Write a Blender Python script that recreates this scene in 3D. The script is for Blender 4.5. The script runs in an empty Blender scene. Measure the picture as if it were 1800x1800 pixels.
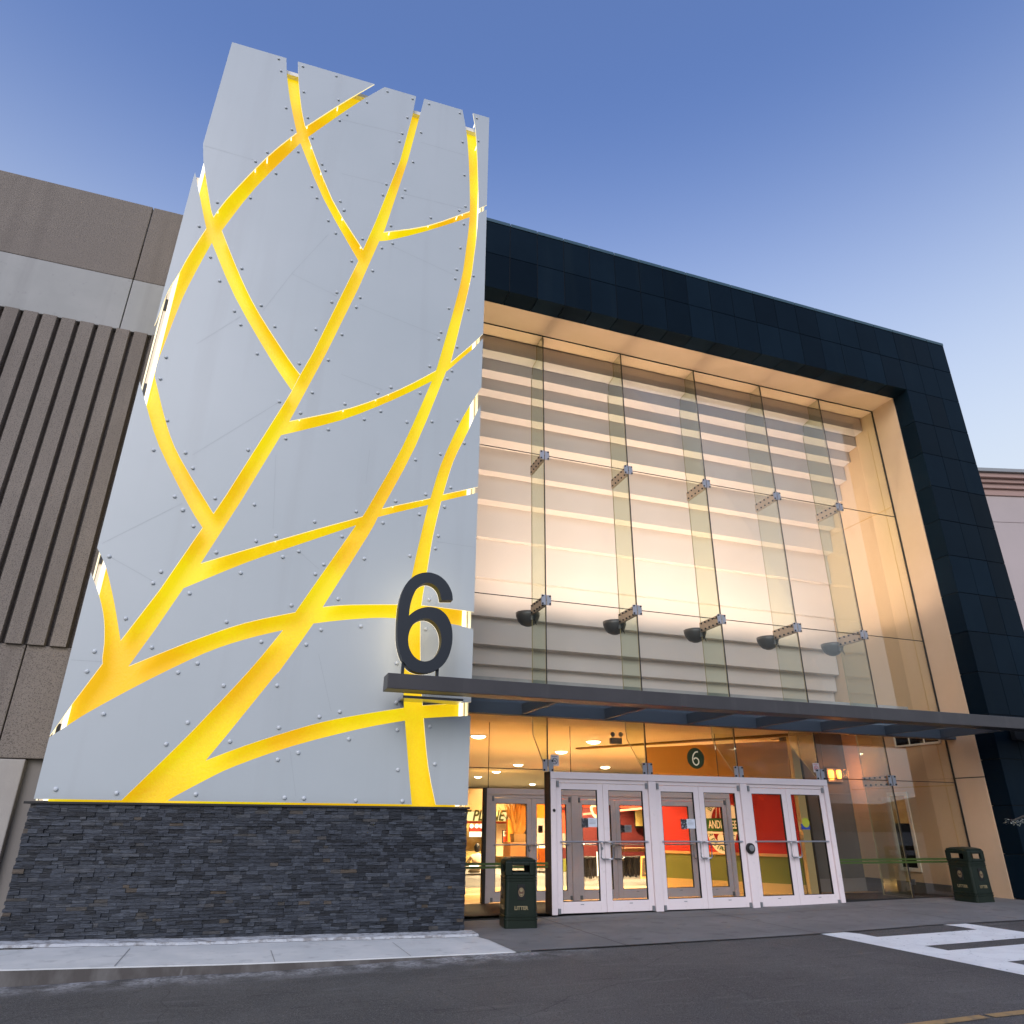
import bpy, bmesh, math, random
from mathutils import Vector, Matrix
from mathutils.geometry import delaunay_2d_cdt
random.seed(7)
SC = bpy.context.scene
COL = SC.collection
H = 1.42
# ------------------------------------------------------------------ camera model (position and direction of the photographer)
f_, p_, r_, y_ = 1243.06, .40950, .00890, .33410
cy, sy = math.cos(y_), math.sin(y_)
fwd0 = Vector((sy, cy, 0)); rgt = Vector((cy, -sy, 0)); up0 = Vector((0, 0, 1))
FW = fwd0*math.cos(p_) + up0*math.sin(p_); uu = -fwd0*math.sin(p_) + up0*math.cos(p_)
RR = rgt*math.cos(r_) + uu*math.sin(r_); UU = -rgt*math.sin(r_) + uu*math.cos(r_)
def ray(px, py): return RR*((px-900)/f_) - UU*((py-900)/f_) + FW
def atY(px, py, Y):
    d = ray(px, py); v = d*(Y/d.y); v.z += H; return v
def lerp_tab(t, x):
    if x <= t[0][0]: return t[0][1]
    for (a, b), (c, d) in zip(t, t[1:]):
        if x <= c:
            k = (x-a)/(c-a); k = k*k*(3-2*k); return b + (d-b)*k
    return t[-1][1]
ZG = [(-60, .05), (-2.5, .05), (.3, 0), (3.1, -.03), (6.8, 0), (14, .08), (20, .1)]
ZR = [(-60, -.10), (-2, -.10), (0, -.085), (2, -.06), (3.4, -.036), (6.8, -.004), (14, .076), (20, .096)]
def zg(x): return lerp_tab(ZG, x)
def zr(x): return lerp_tab(ZR, x)
def gp(px, py, fn=zg):
    z = 0
    for _ in range(8):
        d = ray(px, py); t = (z-H)/d.z; v = d*t; z = fn(v.x)
    return Vector((v.x, v.y, z))
cam = bpy.data.cameras.new('Camera'); co = bpy.data.objects.new('Camera', cam); COL.objects.link(co)
cam.sensor_width = 36; cam.lens = 36*f_/1800; cam.clip_start = .05; cam.clip_end = 6000
co.matrix_world = Matrix(((RR.x, UU.x, -FW.x, 0), (RR.y, UU.y, -FW.y, 0), (RR.z, UU.z, -FW.z, H), (0, 0, 0, 1)))
SC.camera = co

# ------------------------------------------------------------------ materials
MATS = {}; EK = .42   # emitters scaled to the exposure
def mat(name, base=(.5, .5, .5), rough=.6, metal=0, spec=.5, noise=None, bump=None, emis=None, estr=0, stretch=None, noise2=None, coat=0, streak=None, tone=0):
    m = bpy.data.materials.new(name); m.use_nodes = True; nt = m.node_tree; N = nt.nodes; L = nt.links
    b = N['Principled BSDF']
    b.inputs['Base Color'].default_value = (*base, 1); b.inputs['Roughness'].default_value = rough
    b.inputs['Metallic'].default_value = metal; b.inputs['Specular IOR Level'].default_value = spec
    b.inputs['Coat Weight'].default_value = coat
    geo = N.new('ShaderNodeNewGeometry'); vec = geo.outputs['Position']
    if stretch:
        mp = N.new('ShaderNodeMapping'); mp.inputs['Scale'].default_value = stretch
        L.new(vec, mp.inputs['Vector']); vec = mp.outputs['Vector']
    cur = None
    for nz in (noise, noise2):
        if not nz: continue
        sc, c2, lo, hi = nz
        t = N.new('ShaderNodeTexNoise'); t.inputs['Scale'].default_value = sc; t.inputs['Detail'].default_value = 6
        t.inputs['Roughness'].default_value = .6
        L.new(vec, t.inputs['Vector'])
        mr = N.new('ShaderNodeMapRange'); mr.inputs['From Min'].default_value = lo; mr.inputs['From Max'].default_value = hi
        L.new(t.outputs['Fac'], mr.inputs['Value'])
        mx = N.new('ShaderNodeMix'); mx.data_type = 'RGBA'
        L.new(mr.outputs['Result'], mx.inputs['Factor'])
        if cur is None: mx.inputs['A'].default_value = (*base, 1)
        else: L.new(cur, mx.inputs['A'])
        mx.inputs['B'].default_value = (*c2, 1); cur = mx.outputs['Result']
    if streak:      # rain streaks running down the surface
        mp = N.new('ShaderNodeMapping'); mp.inputs['Scale'].default_value = (1, 1, .06); L.new(geo.outputs['Position'], mp.inputs['Vector'])
        t = N.new('ShaderNodeTexNoise'); t.inputs['Scale'].default_value = streak[0]; t.inputs['Detail'].default_value = 5; L.new(mp.outputs[0], t.inputs['Vector'])
        mr = N.new('ShaderNodeMapRange'); mr.inputs['From Min'].default_value = streak[2]; mr.inputs['From Max'].default_value = streak[3]; mr.inputs['To Max'].default_value = streak[4]
        L.new(t.outputs['Fac'], mr.inputs['Value'])
        mx = N.new('ShaderNodeMix'); mx.data_type = 'RGBA'; L.new(mr.outputs['Result'], mx.inputs['Factor'])
        if cur is None: mx.inputs['A'].default_value = (*base, 1)
        else: L.new(cur, mx.inputs['A'])
        mx.inputs['B'].default_value = (*streak[1], 1); cur = mx.outputs['Result']
    if tone:        # every tile a little different
        at = N.new('ShaderNodeAttribute'); at.attribute_name = 'tone'
        ma = N.new('ShaderNodeMath'); ma.operation = 'MULTIPLY_ADD'; ma.inputs[1].default_value = 2*tone; ma.inputs[2].default_value = 1-tone; L.new(at.outputs['Fac'], ma.inputs[0])
        sc_ = N.new('ShaderNodeVectorMath'); sc_.operation = 'SCALE'; L.new(ma.outputs[0], sc_.inputs['Scale'])
        if cur is None: sc_.inputs[0].default_value = base
        else: L.new(cur, sc_.inputs[0])
        cur = sc_.outputs[0]
        m2 = N.new('ShaderNodeMath'); m2.operation = 'MULTIPLY_ADD'; m2.inputs[1].default_value = .16; m2.inputs[2].default_value = rough-.08; L.new(at.outputs['Fac'], m2.inputs[0]); L.new(m2.outputs[0], b.inputs['Roughness'])
    if cur is not None: L.new(cur, b.inputs['Base Color'])
    if bump:
        t = N.new('ShaderNodeTexNoise'); t.inputs['Scale'].default_value = bump[0]; t.inputs['Detail'].default_value = 5
        L.new(vec, t.inputs['Vector'])
        bp = N.new('ShaderNodeBump'); bp.inputs['Strength'].default_value = bump[1]; bp.inputs['Distance'].default_value = bump[2]
        L.new(t.outputs['Fac'], bp.inputs['Height']); L.new(bp.outputs['Normal'], b.inputs['Normal'])
    if emis:
        b.inputs['Emission Color'].default_value = (*emis, 1); b.inputs['Emission Strength'].default_value = estr*EK
    MATS[name] = m
    return m
def glass_mat(name, tint, refl=1.0, ior=1.45):
    m = bpy.data.materials.new(name); m.use_nodes = True; nt = m.node_tree; N = nt.nodes; L = nt.links
    N.remove(N['Principled BSDF'])
    tr = N.new('ShaderNodeBsdfTransparent'); tr.inputs['Color'].default_value = (*tint, 1)
    gl = N.new('ShaderNodeBsdfGlossy'); gl.inputs['Roughness'].default_value = 0.0
    fr = N.new('ShaderNodeFresnel'); fr.inputs['IOR'].default_value = ior
    ml = N.new('ShaderNodeMath'); ml.operation = 'MULTIPLY'; ml.inputs[1].default_value = refl
    L.new(fr.outputs['Fac'], ml.inputs[0])
    mx = N.new('ShaderNodeMixShader'); L.new(ml.outputs[0], mx.inputs['Fac']); L.new(tr.outputs[0], mx.inputs[1]); L.new(gl.outputs[0], mx.inputs[2])
    L.new(mx.outputs[0], N['Material Output'].inputs['Surface'])
    return m
M = {}
M['panel'] = mat('white_panel', (.455, .492, .495), .34, spec=.55, noise=(.35, (.49, .522, .525), .35, .7), bump=(.8, .10, .03), streak=(2.2, (.41, .43, .43), .54, .75, .5))
M['seam'] = mat('panel_seam', (.41, .44, .445), .5)
M['panel_edge'] = mat('lit_panel_edge', (.85, .8, .6), .4, emis=(1, .86, .5), estr=.75)  # LED light falling on the panel edges is put in as emission
M['steel'] = mat('steel', (.55, .56, .58), .3, metal=.9)
M['steel_dull'] = mat('dull_steel', (.30, .31, .32), .45, metal=.6)
M['rivet'] = mat('rivet_cap', (.60, .63, .64), .36)
# backlit yellow acrylic, its uneven LED light put into the emission colour
def yellow():
    m = bpy.data.materials.new('backlit_yellow'); m.use_nodes = True; nt = m.node_tree; N = nt.nodes; L = nt.links; b = N['Principled BSDF']
    g = N.new('ShaderNodeNewGeometry')
    n1 = N.new('ShaderNodeTexNoise'); n1.inputs['Scale'].default_value = .55; n1.inputs['Detail'].default_value = 2
    n2 = N.new('ShaderNodeTexNoise'); n2.inputs['Scale'].default_value = 38; n2.inputs['Detail'].default_value = 4
    L.new(g.outputs['Position'], n1.inputs['Vector']); L.new(g.outputs['Position'], n2.inputs['Vector'])
    cr = N.new('ShaderNodeValToRGB'); e = cr.color_ramp.elements
    e[0].position = .40; e[0].color = (.95, .54, .006, 1); e[1].position = .62; e[1].color = (1.0, .86, .004, 1)
    ad = N.new('ShaderNodeMath'); ad.operation = 'MULTIPLY_ADD'; ad.inputs[1].default_value = .22; ad.inputs[2].default_value = -.11
    L.new(n2.outputs['Fac'], ad.inputs[0])
    a2 = N.new('ShaderNodeMath'); a2.operation = 'ADD'; L.new(ad.outputs[0], a2.inputs[0]); L.new(n1.outputs['Fac'], a2.inputs[1])
    L.new(a2.outputs[0], cr.inputs['Fac'])
    b.inputs['Base Color'].default_value = (.45, .27, .006, 1); b.inputs['Roughness'].default_value = .45
    L.new(cr.outputs['Color'], b.inputs['Emission Color']); b.inputs['Emission Strength'].default_value = .80*EK
    bp = N.new('ShaderNodeBump'); bp.inputs['Strength'].default_value = .35; bp.inputs['Distance'].default_value = .01
    L.new(n2.outputs['Fac'], bp.inputs['Height']); L.new(bp.outputs['Normal'], b.inputs['Normal'])
    return m
M['yellow'] = yellow()
M['led'] = mat('led_strip', (.9, .9, .85), .4, emis=(1, .93, .74), estr=1.6)
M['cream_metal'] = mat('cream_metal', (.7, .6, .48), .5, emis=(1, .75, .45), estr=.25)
M['dark_metal'] = mat('dark_metal', (.045, .047, .052), .42, spec=.5, noise=(2.5, (.055, .055, .06), .4, .7))
M['six_metal'] = mat('charcoal_metal', (.018, .023, .030), .45, spec=.4)
M['canopy'] = mat('canopy_paint', (.050, .047, .049), .42, spec=.4, noise=(1.1, (.062, .058, .06), .4, .7), streak=(4, (.09, .085, .082), .58, .75, .5))
M['canopy_dark'] = mat('canopy_inside', (.065, .078, .095), .5)
M['clad'] = mat('dark_cladding', (.004, .0105, .018), .45, spec=.04, noise=(.9, (.005, .0125, .021), .35, .65), tone=.28, streak=(3, (.010, .018, .024), .56, .75, .5))
M['clad_edge'] = mat('cladding_coping', (.03, .075, .095), .35, spec=.6)
M['black'] = mat('black', (.006, .006, .007), .7)
M['slate'] = None
M['tan'] = mat('tan_plaster', (.64, .46, .27), .75, noise=(.7, (.68, .50, .31), .4, .65), bump=(60, .12, .004), stretch=(1, 1, .25), noise2=(1.7, (.56, .38, .20), .60, .8))
M['jamb'] = mat('jamb_plaster', (.66, .46, .29), .7, noise=(.8, (.70, .50, .33), .4, .65), bump=(60, .1, .004))
M['louvre'] = mat('white_louvre', (.63, .575, .525), .65, noise=(.5, (.59, .54, .49), .45, .75), stretch=(.25, 1, 1))
M['conc_agg'] = mat('exposed_aggregate', (.235, .198, .165), .85, noise=(.9, (.27, .228, .19), .45, .75), noise2=(75, (.085, .07, .06), .53, .62), bump=(70, .8, .012), streak=(2.5, (.15, .125, .105), .5, .72, .65))
M['conc_smooth'] = mat('smooth_concrete', (.36, .355, .335), .8, streak=(2.5, (.26, .255, .24), .5, .72, .6), noise=(1.3, (.40, .39, .37), .4, .7), bump=(35, .2, .005), noise2=(9, (.29, .28, .27), .62, .75))
M['stucco'] = mat('pale_stucco', (.36, .33, .30), .85, streak=(3, (.27, .245, .22), .5, .72, .6), noise=(2, (.40, .37, .33), .4, .7), bump=(55, .4, .006))
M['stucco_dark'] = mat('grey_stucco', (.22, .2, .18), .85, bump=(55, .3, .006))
M['asphalt'] = None
M['walk'] = mat('pale_concrete', (.57, .58, .56), .8, noise=(1.6, (.66, .66, .63), .42, .65), noise2=(3.5, (.44, .445, .43), .56, .72), bump=(45, .3, .005))
M['apron'] = mat('grey_concrete', (.150, .147, .142), .82, noise=(.9, (.20, .195, .188), .4, .66), noise2=(4, (.11, .107, .103), .55, .72), bump=(70, .35, .005))
M['walk_joint'] = mat('pale_joint', (.24, .24, .23), .9)
M['joint'] = mat('dirty_joint', (.035, .033, .03), .9)
M['kerbface'] = mat('dirty_kerb_face', (.085, .075, .068), .9, noise=(3.0, (.14, .13, .12), .45, .65), noise2=(5, (.30, .30, .30), .64, .76), bump=(30, .5, .012), stretch=(1, 1, .5))
M['salt'] = mat('white_residue', (.50, .51, .51), .9, noise=(9, (.26, .25, .24), .48, .62), bump=(30, .7, .012))
M['frame'] = mat('pale_aluminium', (.80, .70, .70), .4, metal=.0, spec=.5, noise=(1.5, (.84, .74, .74), .4, .7), noise2=(9, (.70, .62, .61), .6, .75))
M['frame_dark'] = mat('bronze_frame', (.05, .038, .028), .5)
M['gasket'] = mat('black_gasket', (.012, .011, .01), .6)
M['glass'] = glass_mat('clear_glass', (.965, .97, .96), .24)
M['door_glass'] = glass_mat('door_glass', (.95, .95, .94), .2)
M['fin_glass'] = glass_mat('green_fin_glass', (.91, .945, .875), .3)
M['fin_edge'] = mat('fin_edge', (.30, .24, .12), .3, emis=(1, .7, .35), estr=.08)
M['deck_glass'] = glass_mat('deck_glass', (.86, .9, .93), .4)
M['bolt'] = mat('dark_bolt', (.02, .02, .02), .4, metal=.5)
M['splice'] = mat('splice_plate', (.45, .36, .26), .35, metal=.5)
M['clamp'] = mat('clamp_plate', (.40, .41, .45), .35, metal=.5)
M['lampshell'] = mat('lamp_shell', (.10, .10, .095), .45, metal=.5)
M['bulb'] = mat('lamp_glow', (1, .9, .7), .4, emis=(1, .82, .55), estr=40)
M['bin'] = mat('dark_green_plastic', (.010, .017, .011), .36, spec=.3, noise=(6, (.013, .02, .013), .4, .7))
M['bin_in'] = mat('bin_inside', (.008, .009, .008), .8)
M['gold'] = mat('dull_gold', (.32, .26, .14), .45, metal=.4)
M['crest'] = mat('bronze_crest', (.12, .06, .04), .5, metal=.3)
M['paint'] = mat('worn_white_paint', (.80, .82, .80), .75, noise=(2.2, (.70, .715, .70), .42, .66), noise2=(14, (.20, .20, .20), .63, .7), bump=(70, .3, .004))
M['yel_paint'] = mat('worn_yellow_paint', (.34, .22, .09), .8, noise=(6, (.13, .11, .085), .5, .68))
M['ceil'] = mat('cream_ceiling', (.80, .69, .50), .8)
M['ceil_dark'] = mat('ceiling_slot', (.20, .12, .03), .8)
M['bulk'] = mat('tan_bulkhead', (.50, .29, .09), .8)
M['down'] = mat('downlight_lens', (1, .9, .7), .4, emis=(1, .86, .58), estr=22)
M['carpet'] = mat('brown_carpet', (.03, .019, .011), .95, noise=(5, (.05, .032, .018), .4, .65), stretch=(.4, 3, 1))
M['tile_tan'] = mat('tan_tile', (.36, .22, .08), .35, noise=(4, (.42, .27, .11), .4, .65), stretch=(.4, 3, 1))
M['tile'] = mat('cream_tile', (.62, .48, .30), .25, noise=(3, (.55, .40, .22), .45, .65), stretch=(.4, 2, 1))
M['red'] = mat('red_wall', (.56, .024, .010), .6, noise=(1.0, (.50, .02, .01), .4, .7))
M['green'] = mat('olive_green_wall', (.16, .17, .025), .6)
M['rail'] = mat('wood_rail', (.65, .35, .12), .5)
M['base_tan'] = mat('tan_base', (.55, .36, .12), .6)
M['col_yellow'] = mat('cream_column', (.62, .46, .20), .6)
M['greywall'] = mat('grey_wall', (.12, .11, .095), .8, noise=(1.5, (.15, .135, .115), .4, .7), stretch=(1, 1, .3))
M['white'] = mat('white_paint', (.8, .78, .74), .5)
M['winframe'] = mat('cream_trim', (.80, .71, .54), .5)
M['dark_glass'] = mat('dark_pane', (.012, .010, .009), .1, spec=.6)
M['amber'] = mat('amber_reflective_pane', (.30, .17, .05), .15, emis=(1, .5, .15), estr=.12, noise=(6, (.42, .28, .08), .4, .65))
M['lamp_reflection'] = mat('lamp_reflection', (1, .6, .3), .4, emis=(1, .24, .025), estr=7)  # emission standing for street lights reflected in the glass
M['sign_cream'] = mat('lit_sign', (.9, .85, .5), .5, emis=(1, .9, .45), estr=1.0)
M['olive'] = mat('olive_letters', (.16, .15, .02), .6)
M['maroon'] = mat('maroon_strip', (.38, .035, .015), .6)
M['menu'] = mat('lit_menu', (1, .95, .8), .5, emis=(1, .93, .75), estr=2.2)
M['red_lit'] = mat('red_store', (.75, .10, .05), .6)
M['cream_wall'] = mat('cream_store_wall', (.75, .58, .34), .7)
M['olive_wall'] = mat('shop_olive', (.40, .30, .08), .7, noise=(4, (.62, .48, .18), .4, .65))
M['skin'] = mat('skin', (.35, .18, .1), .6)
M['hair'] = mat('dark_hair', (.01, .008, .007), .6)
M['jacket'] = mat('cream_jacket', (.72, .58, .40), .8)
M['wood'] = mat('brown_wood', (.32, .15, .05), .5, noise=(5, (.25, .11, .035), .4, .65), stretch=(1, 1, .3))
M['straw'] = mat('orange_dry_grass', (.62, .30, .06), .8)
M['pot'] = mat('tan_pot', (.30, .17, .06), .5)
M['orange'] = mat('orange_counter', (.85, .20, .01), .5)
M['dark_red'] = mat('dark_red_room', (.12, .012, .012), .7)
M['barblack'] = mat('bar_black', (.012, .009, .008), .5)
M['grey_lt'] = mat('grey_store', (.40, .36, .30), .6)
M['photo'] = mat('dark_photo', (.03, .03, .035), .5, noise=(30, (.4, .4, .42), .55, .6))
M['card'] = mat('white_card', (.68, .72, .80), .5)
M['red_ring'] = mat('red_ring', (.60, .10, .09), .5)
M['grey_ring'] = mat('grey_ring', (.10, .10, .12), .5)
M['pale_sign'] = mat('pale_sign', (.62, .58, .58), .5)
M['disc_green'] = mat('dark_green_disc', (.03, .045, .006), .5)
M['cream'] = mat('cream_figure', (.85, .72, .45), .5, emis=(1, .8, .5), estr=.15)
M['stripe'] = mat('green_stripe', (.05, .085, .012), .6)
M['chalk'] = mat('chalkboard', (.05, .035, .02), .8, noise=(14, (.40, .25, .09), .58, .64))
M['logo_cream'] = mat('logo_cream', (.90, .70, .38), .5, emis=(1, .75, .4), estr=.35)
M['logo_green'] = mat('logo_green', (.05, .15, .02), .5)
M['blue'] = mat('blue_sticker', (.02, .05, .30), .5)
M['lime'] = mat('lime_sticker', (.40, .42, .03), .5)
M['pink_wall'] = mat('pink_stucco', (.46, .39, .37), .85, noise=(.5, (.50, .42, .40), .4, .7))
M['pink_corn'] = mat('pink_cornice', (.42, .28, .24), .8)
M['roof_grey'] = mat('roof_edge', (.30, .31, .31), .6)
M['leaf'] = mat('dusty_leaf', (.20, .22, .18), .8, noise=(8, (.28, .29, .25), .45, .65))
M['far_leaf'] = mat('far_leaf', (.03, .032, .03), .9, noise=(.5, (.045, .05, .04), .4, .65))
M['halo'] = mat('halo_strip', (.9, .8, .6), .5, emis=(1, .86, .62), estr=2.0)
M['bark'] = mat('bark', (.05, .04, .03), .9)
M['led_red'] = mat('red_lit_rail', (1, .3, .2), .5, emis=(1, .35, .25), estr=1.2)

def slate():
    m = bpy.data.materials.new('slate'); m.use_nodes = True; nt = m.node_tree; N = nt.nodes; L = nt.links; b = N['Principled BSDF']
    a = N.new('ShaderNodeAttribute'); a.attribute_name = 'tone'
    cr = N.new('ShaderNodeValToRGB'); cr.color_ramp.interpolation = 'LINEAR'
    e = cr.color_ramp.elements
    e[0].position = 0; e[0].color = (.012, .014, .019, 1); e[1].position = 1; e[1].color = (.12, .085, .055, 1)
    for pos, c in ((.15, (.016, .020, .028)), (.5, (.040, .047, .062)), (.82, (.068, .078, .096)), (.93, (.060, .053, .046))):
        q = e.new(pos); q.color = (*c, 1)
    L.new(a.outputs['Fac'], cr.inputs['Fac'])
    g = N.new('ShaderNodeNewGeometry'); mp = N.new('ShaderNodeMapping'); mp.inputs['Scale'].default_value = (4, 4, 22)
    L.new(g.outputs['Position'], mp.inputs['Vector'])
    n = N.new('ShaderNodeTexNoise'); n.inputs['Scale'].default_value = 3; n.inputs['Detail'].default_value = 7; L.new(mp.outputs[0], n.inputs['Vector'])
    mr = N.new('ShaderNodeMapRange'); mr.inputs['To Min'].default_value = .42; mr.inputs['To Max'].default_value = 1.25
    mr.inputs['From Min'].default_value = .3; mr.inputs['From Max'].default_value = .7; L.new(n.outputs['Fac'], mr.inputs['Value'])
    mx = N.new('ShaderNodeVectorMath'); mx.operation = 'SCALE'; L.new(cr.outputs['Color'], mx.inputs[0]); L.new(mr.outputs[0], mx.inputs['Scale'])
    L.new(mx.outputs[0], b.inputs['Base Color']); b.inputs['Roughness'].default_value = .55; b.inputs['Specular IOR Level'].default_value = .4
    bp = N.new('ShaderNodeBump'); bp.inputs['Strength'].default_value = .7; bp.inputs['Distance'].default_value = .012
    L.new(n.outputs['Fac'], bp.inputs['Height']); L.new(bp.outputs['Normal'], b.inputs['Normal'])
    return m
M['slate'] = slate()
def asphalt():
    m = bpy.data.materials.new('asphalt'); m.use_nodes = True; nt = m.node_tree; N = nt.nodes; L = nt.links; b = N['Principled BSDF']
    g = N.new('ShaderNodeNewGeometry'); P = g.outputs['Position']
    def noise(s, d=6, v=P):
        t = N.new('ShaderNodeTexNoise'); t.inputs['Scale'].default_value = s; t.inputs['Detail'].default_value = d; L.new(v, t.inputs['Vector']); return t.outputs['Fac']
    def mr(v, a, b_, c=0, d=1):
        t = N.new('ShaderNodeMapRange'); t.interpolation_type = 'SMOOTHSTEP'
        for k, x in zip(('From Min', 'From Max', 'To Min', 'To Max'), (a, b_, c, d)): t.inputs[k].default_value = x
        L.new(v, t.inputs['Value']); return t.outputs[0]
    def mix(fac, A, B):
        t = N.new('ShaderNodeMix'); t.data_type = 'RGBA'; L.new(fac, t.inputs['Factor'])
        if isinstance(A, tuple): t.inputs['A'].default_value = (*A, 1)
        else: L.new(A, t.inputs['A'])
        t.inputs['B'].default_value = (*B, 1); return t.outputs['Result']
    c = mix(mr(noise(.55), .35, .66), (.060, .057, .054), (.094, .089, .083))
    c = mix(mr(noise(2.3), .58, .74, 0, .6), c, (.045, .043, .041))
    c = mix(mr(noise(160, 2), .52, .66), c, (.17, .165, .155))
    c = mix(mr(noise(90, 2), .58, .68), c, (.03, .03, .03))
    mpx = N.new('ShaderNodeMapping'); mpx.inputs['Scale'].default_value = (.18, 1, 1); L.new(P, mpx.inputs['Vector'])
    c = mix(mr(noise(9, 6, mpx.outputs[0]), .56, .72, 0, .55), c, (.135, .13, .122))
    c = mix(mr(noise(7, 6, mpx.outputs[0]), .60, .74, 0, .6), c, (.034, .033, .032))
    c = mix(mr(noise(55, 3), .57, .68, 0, .8), c, (.16, .155, .148))
    c = mix(mr(noise(48, 3), .60, .70, 0, .8), c, (.028, .027, .027))
    # pale salt stain along the kerb on the left
    s = N.new('ShaderNodeSeparateXYZ'); L.new(P, s.inputs[0])
    def math_(op, a, b_):
        t = N.new('ShaderNodeMath'); t.operation = op
        for k, v in enumerate((a, b_)):
            if isinstance(v, (int, float)): t.inputs[k].default_value = v
            else: L.new(v, t.inputs[k])
        return t.outputs[0]
    band = mr(s.outputs['Y'], 8.55, 9.15); xf = mr(s.outputs['X'], 3.0, 5.0, 1, 0)
    nz = math_('MULTIPLY', mr(noise(4), .34, .60), mr(noise(26, 4), .36, .60, .25, 1))
    k = math_('MULTIPLY', math_('MULTIPLY', band, xf), nz)
    c = mix(math_('MULTIPLY', k, .9), c, (.36, .36, .36))
    # thin cracks
    v = N.new('ShaderNodeTexVoronoi'); v.feature = 'DISTANCE_TO_EDGE'; v.inputs['Scale'].default_value = .34
    wv = N.new('ShaderNodeTexNoise'); wv.inputs['Scale'].default_value = 1.5; L.new(P, wv.inputs['Vector'])
    ad = N.new('ShaderNodeVectorMath'); ad.operation = 'MULTIPLY_ADD'; ad.inputs[1].default_value = (.5, .5, 0); L.new(wv.outputs['Color'], ad.inputs[0]); L.new(P, ad.inputs[2])
    L.new(ad.outputs[0], v.inputs['Vector'])
    c = mix(mr(v.outputs['Distance'], 0, .0035, .45, 0), c, (.022, .021, .02))
    L.new(c, b.inputs['Base Color']); b.inputs['Roughness'].default_value = .78; b.inputs['Specular IOR Level'].default_value = .35
    bp = N.new('ShaderNodeBump'); bp.inputs['Strength'].default_value = .5; bp.inputs['Distance'].default_value = .006
    L.new(noise(120, 3), bp.inputs['Height']); L.new(bp.outputs['Normal'], b.inputs['Normal'])
    return m
M['asphalt'] = asphalt()

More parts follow.
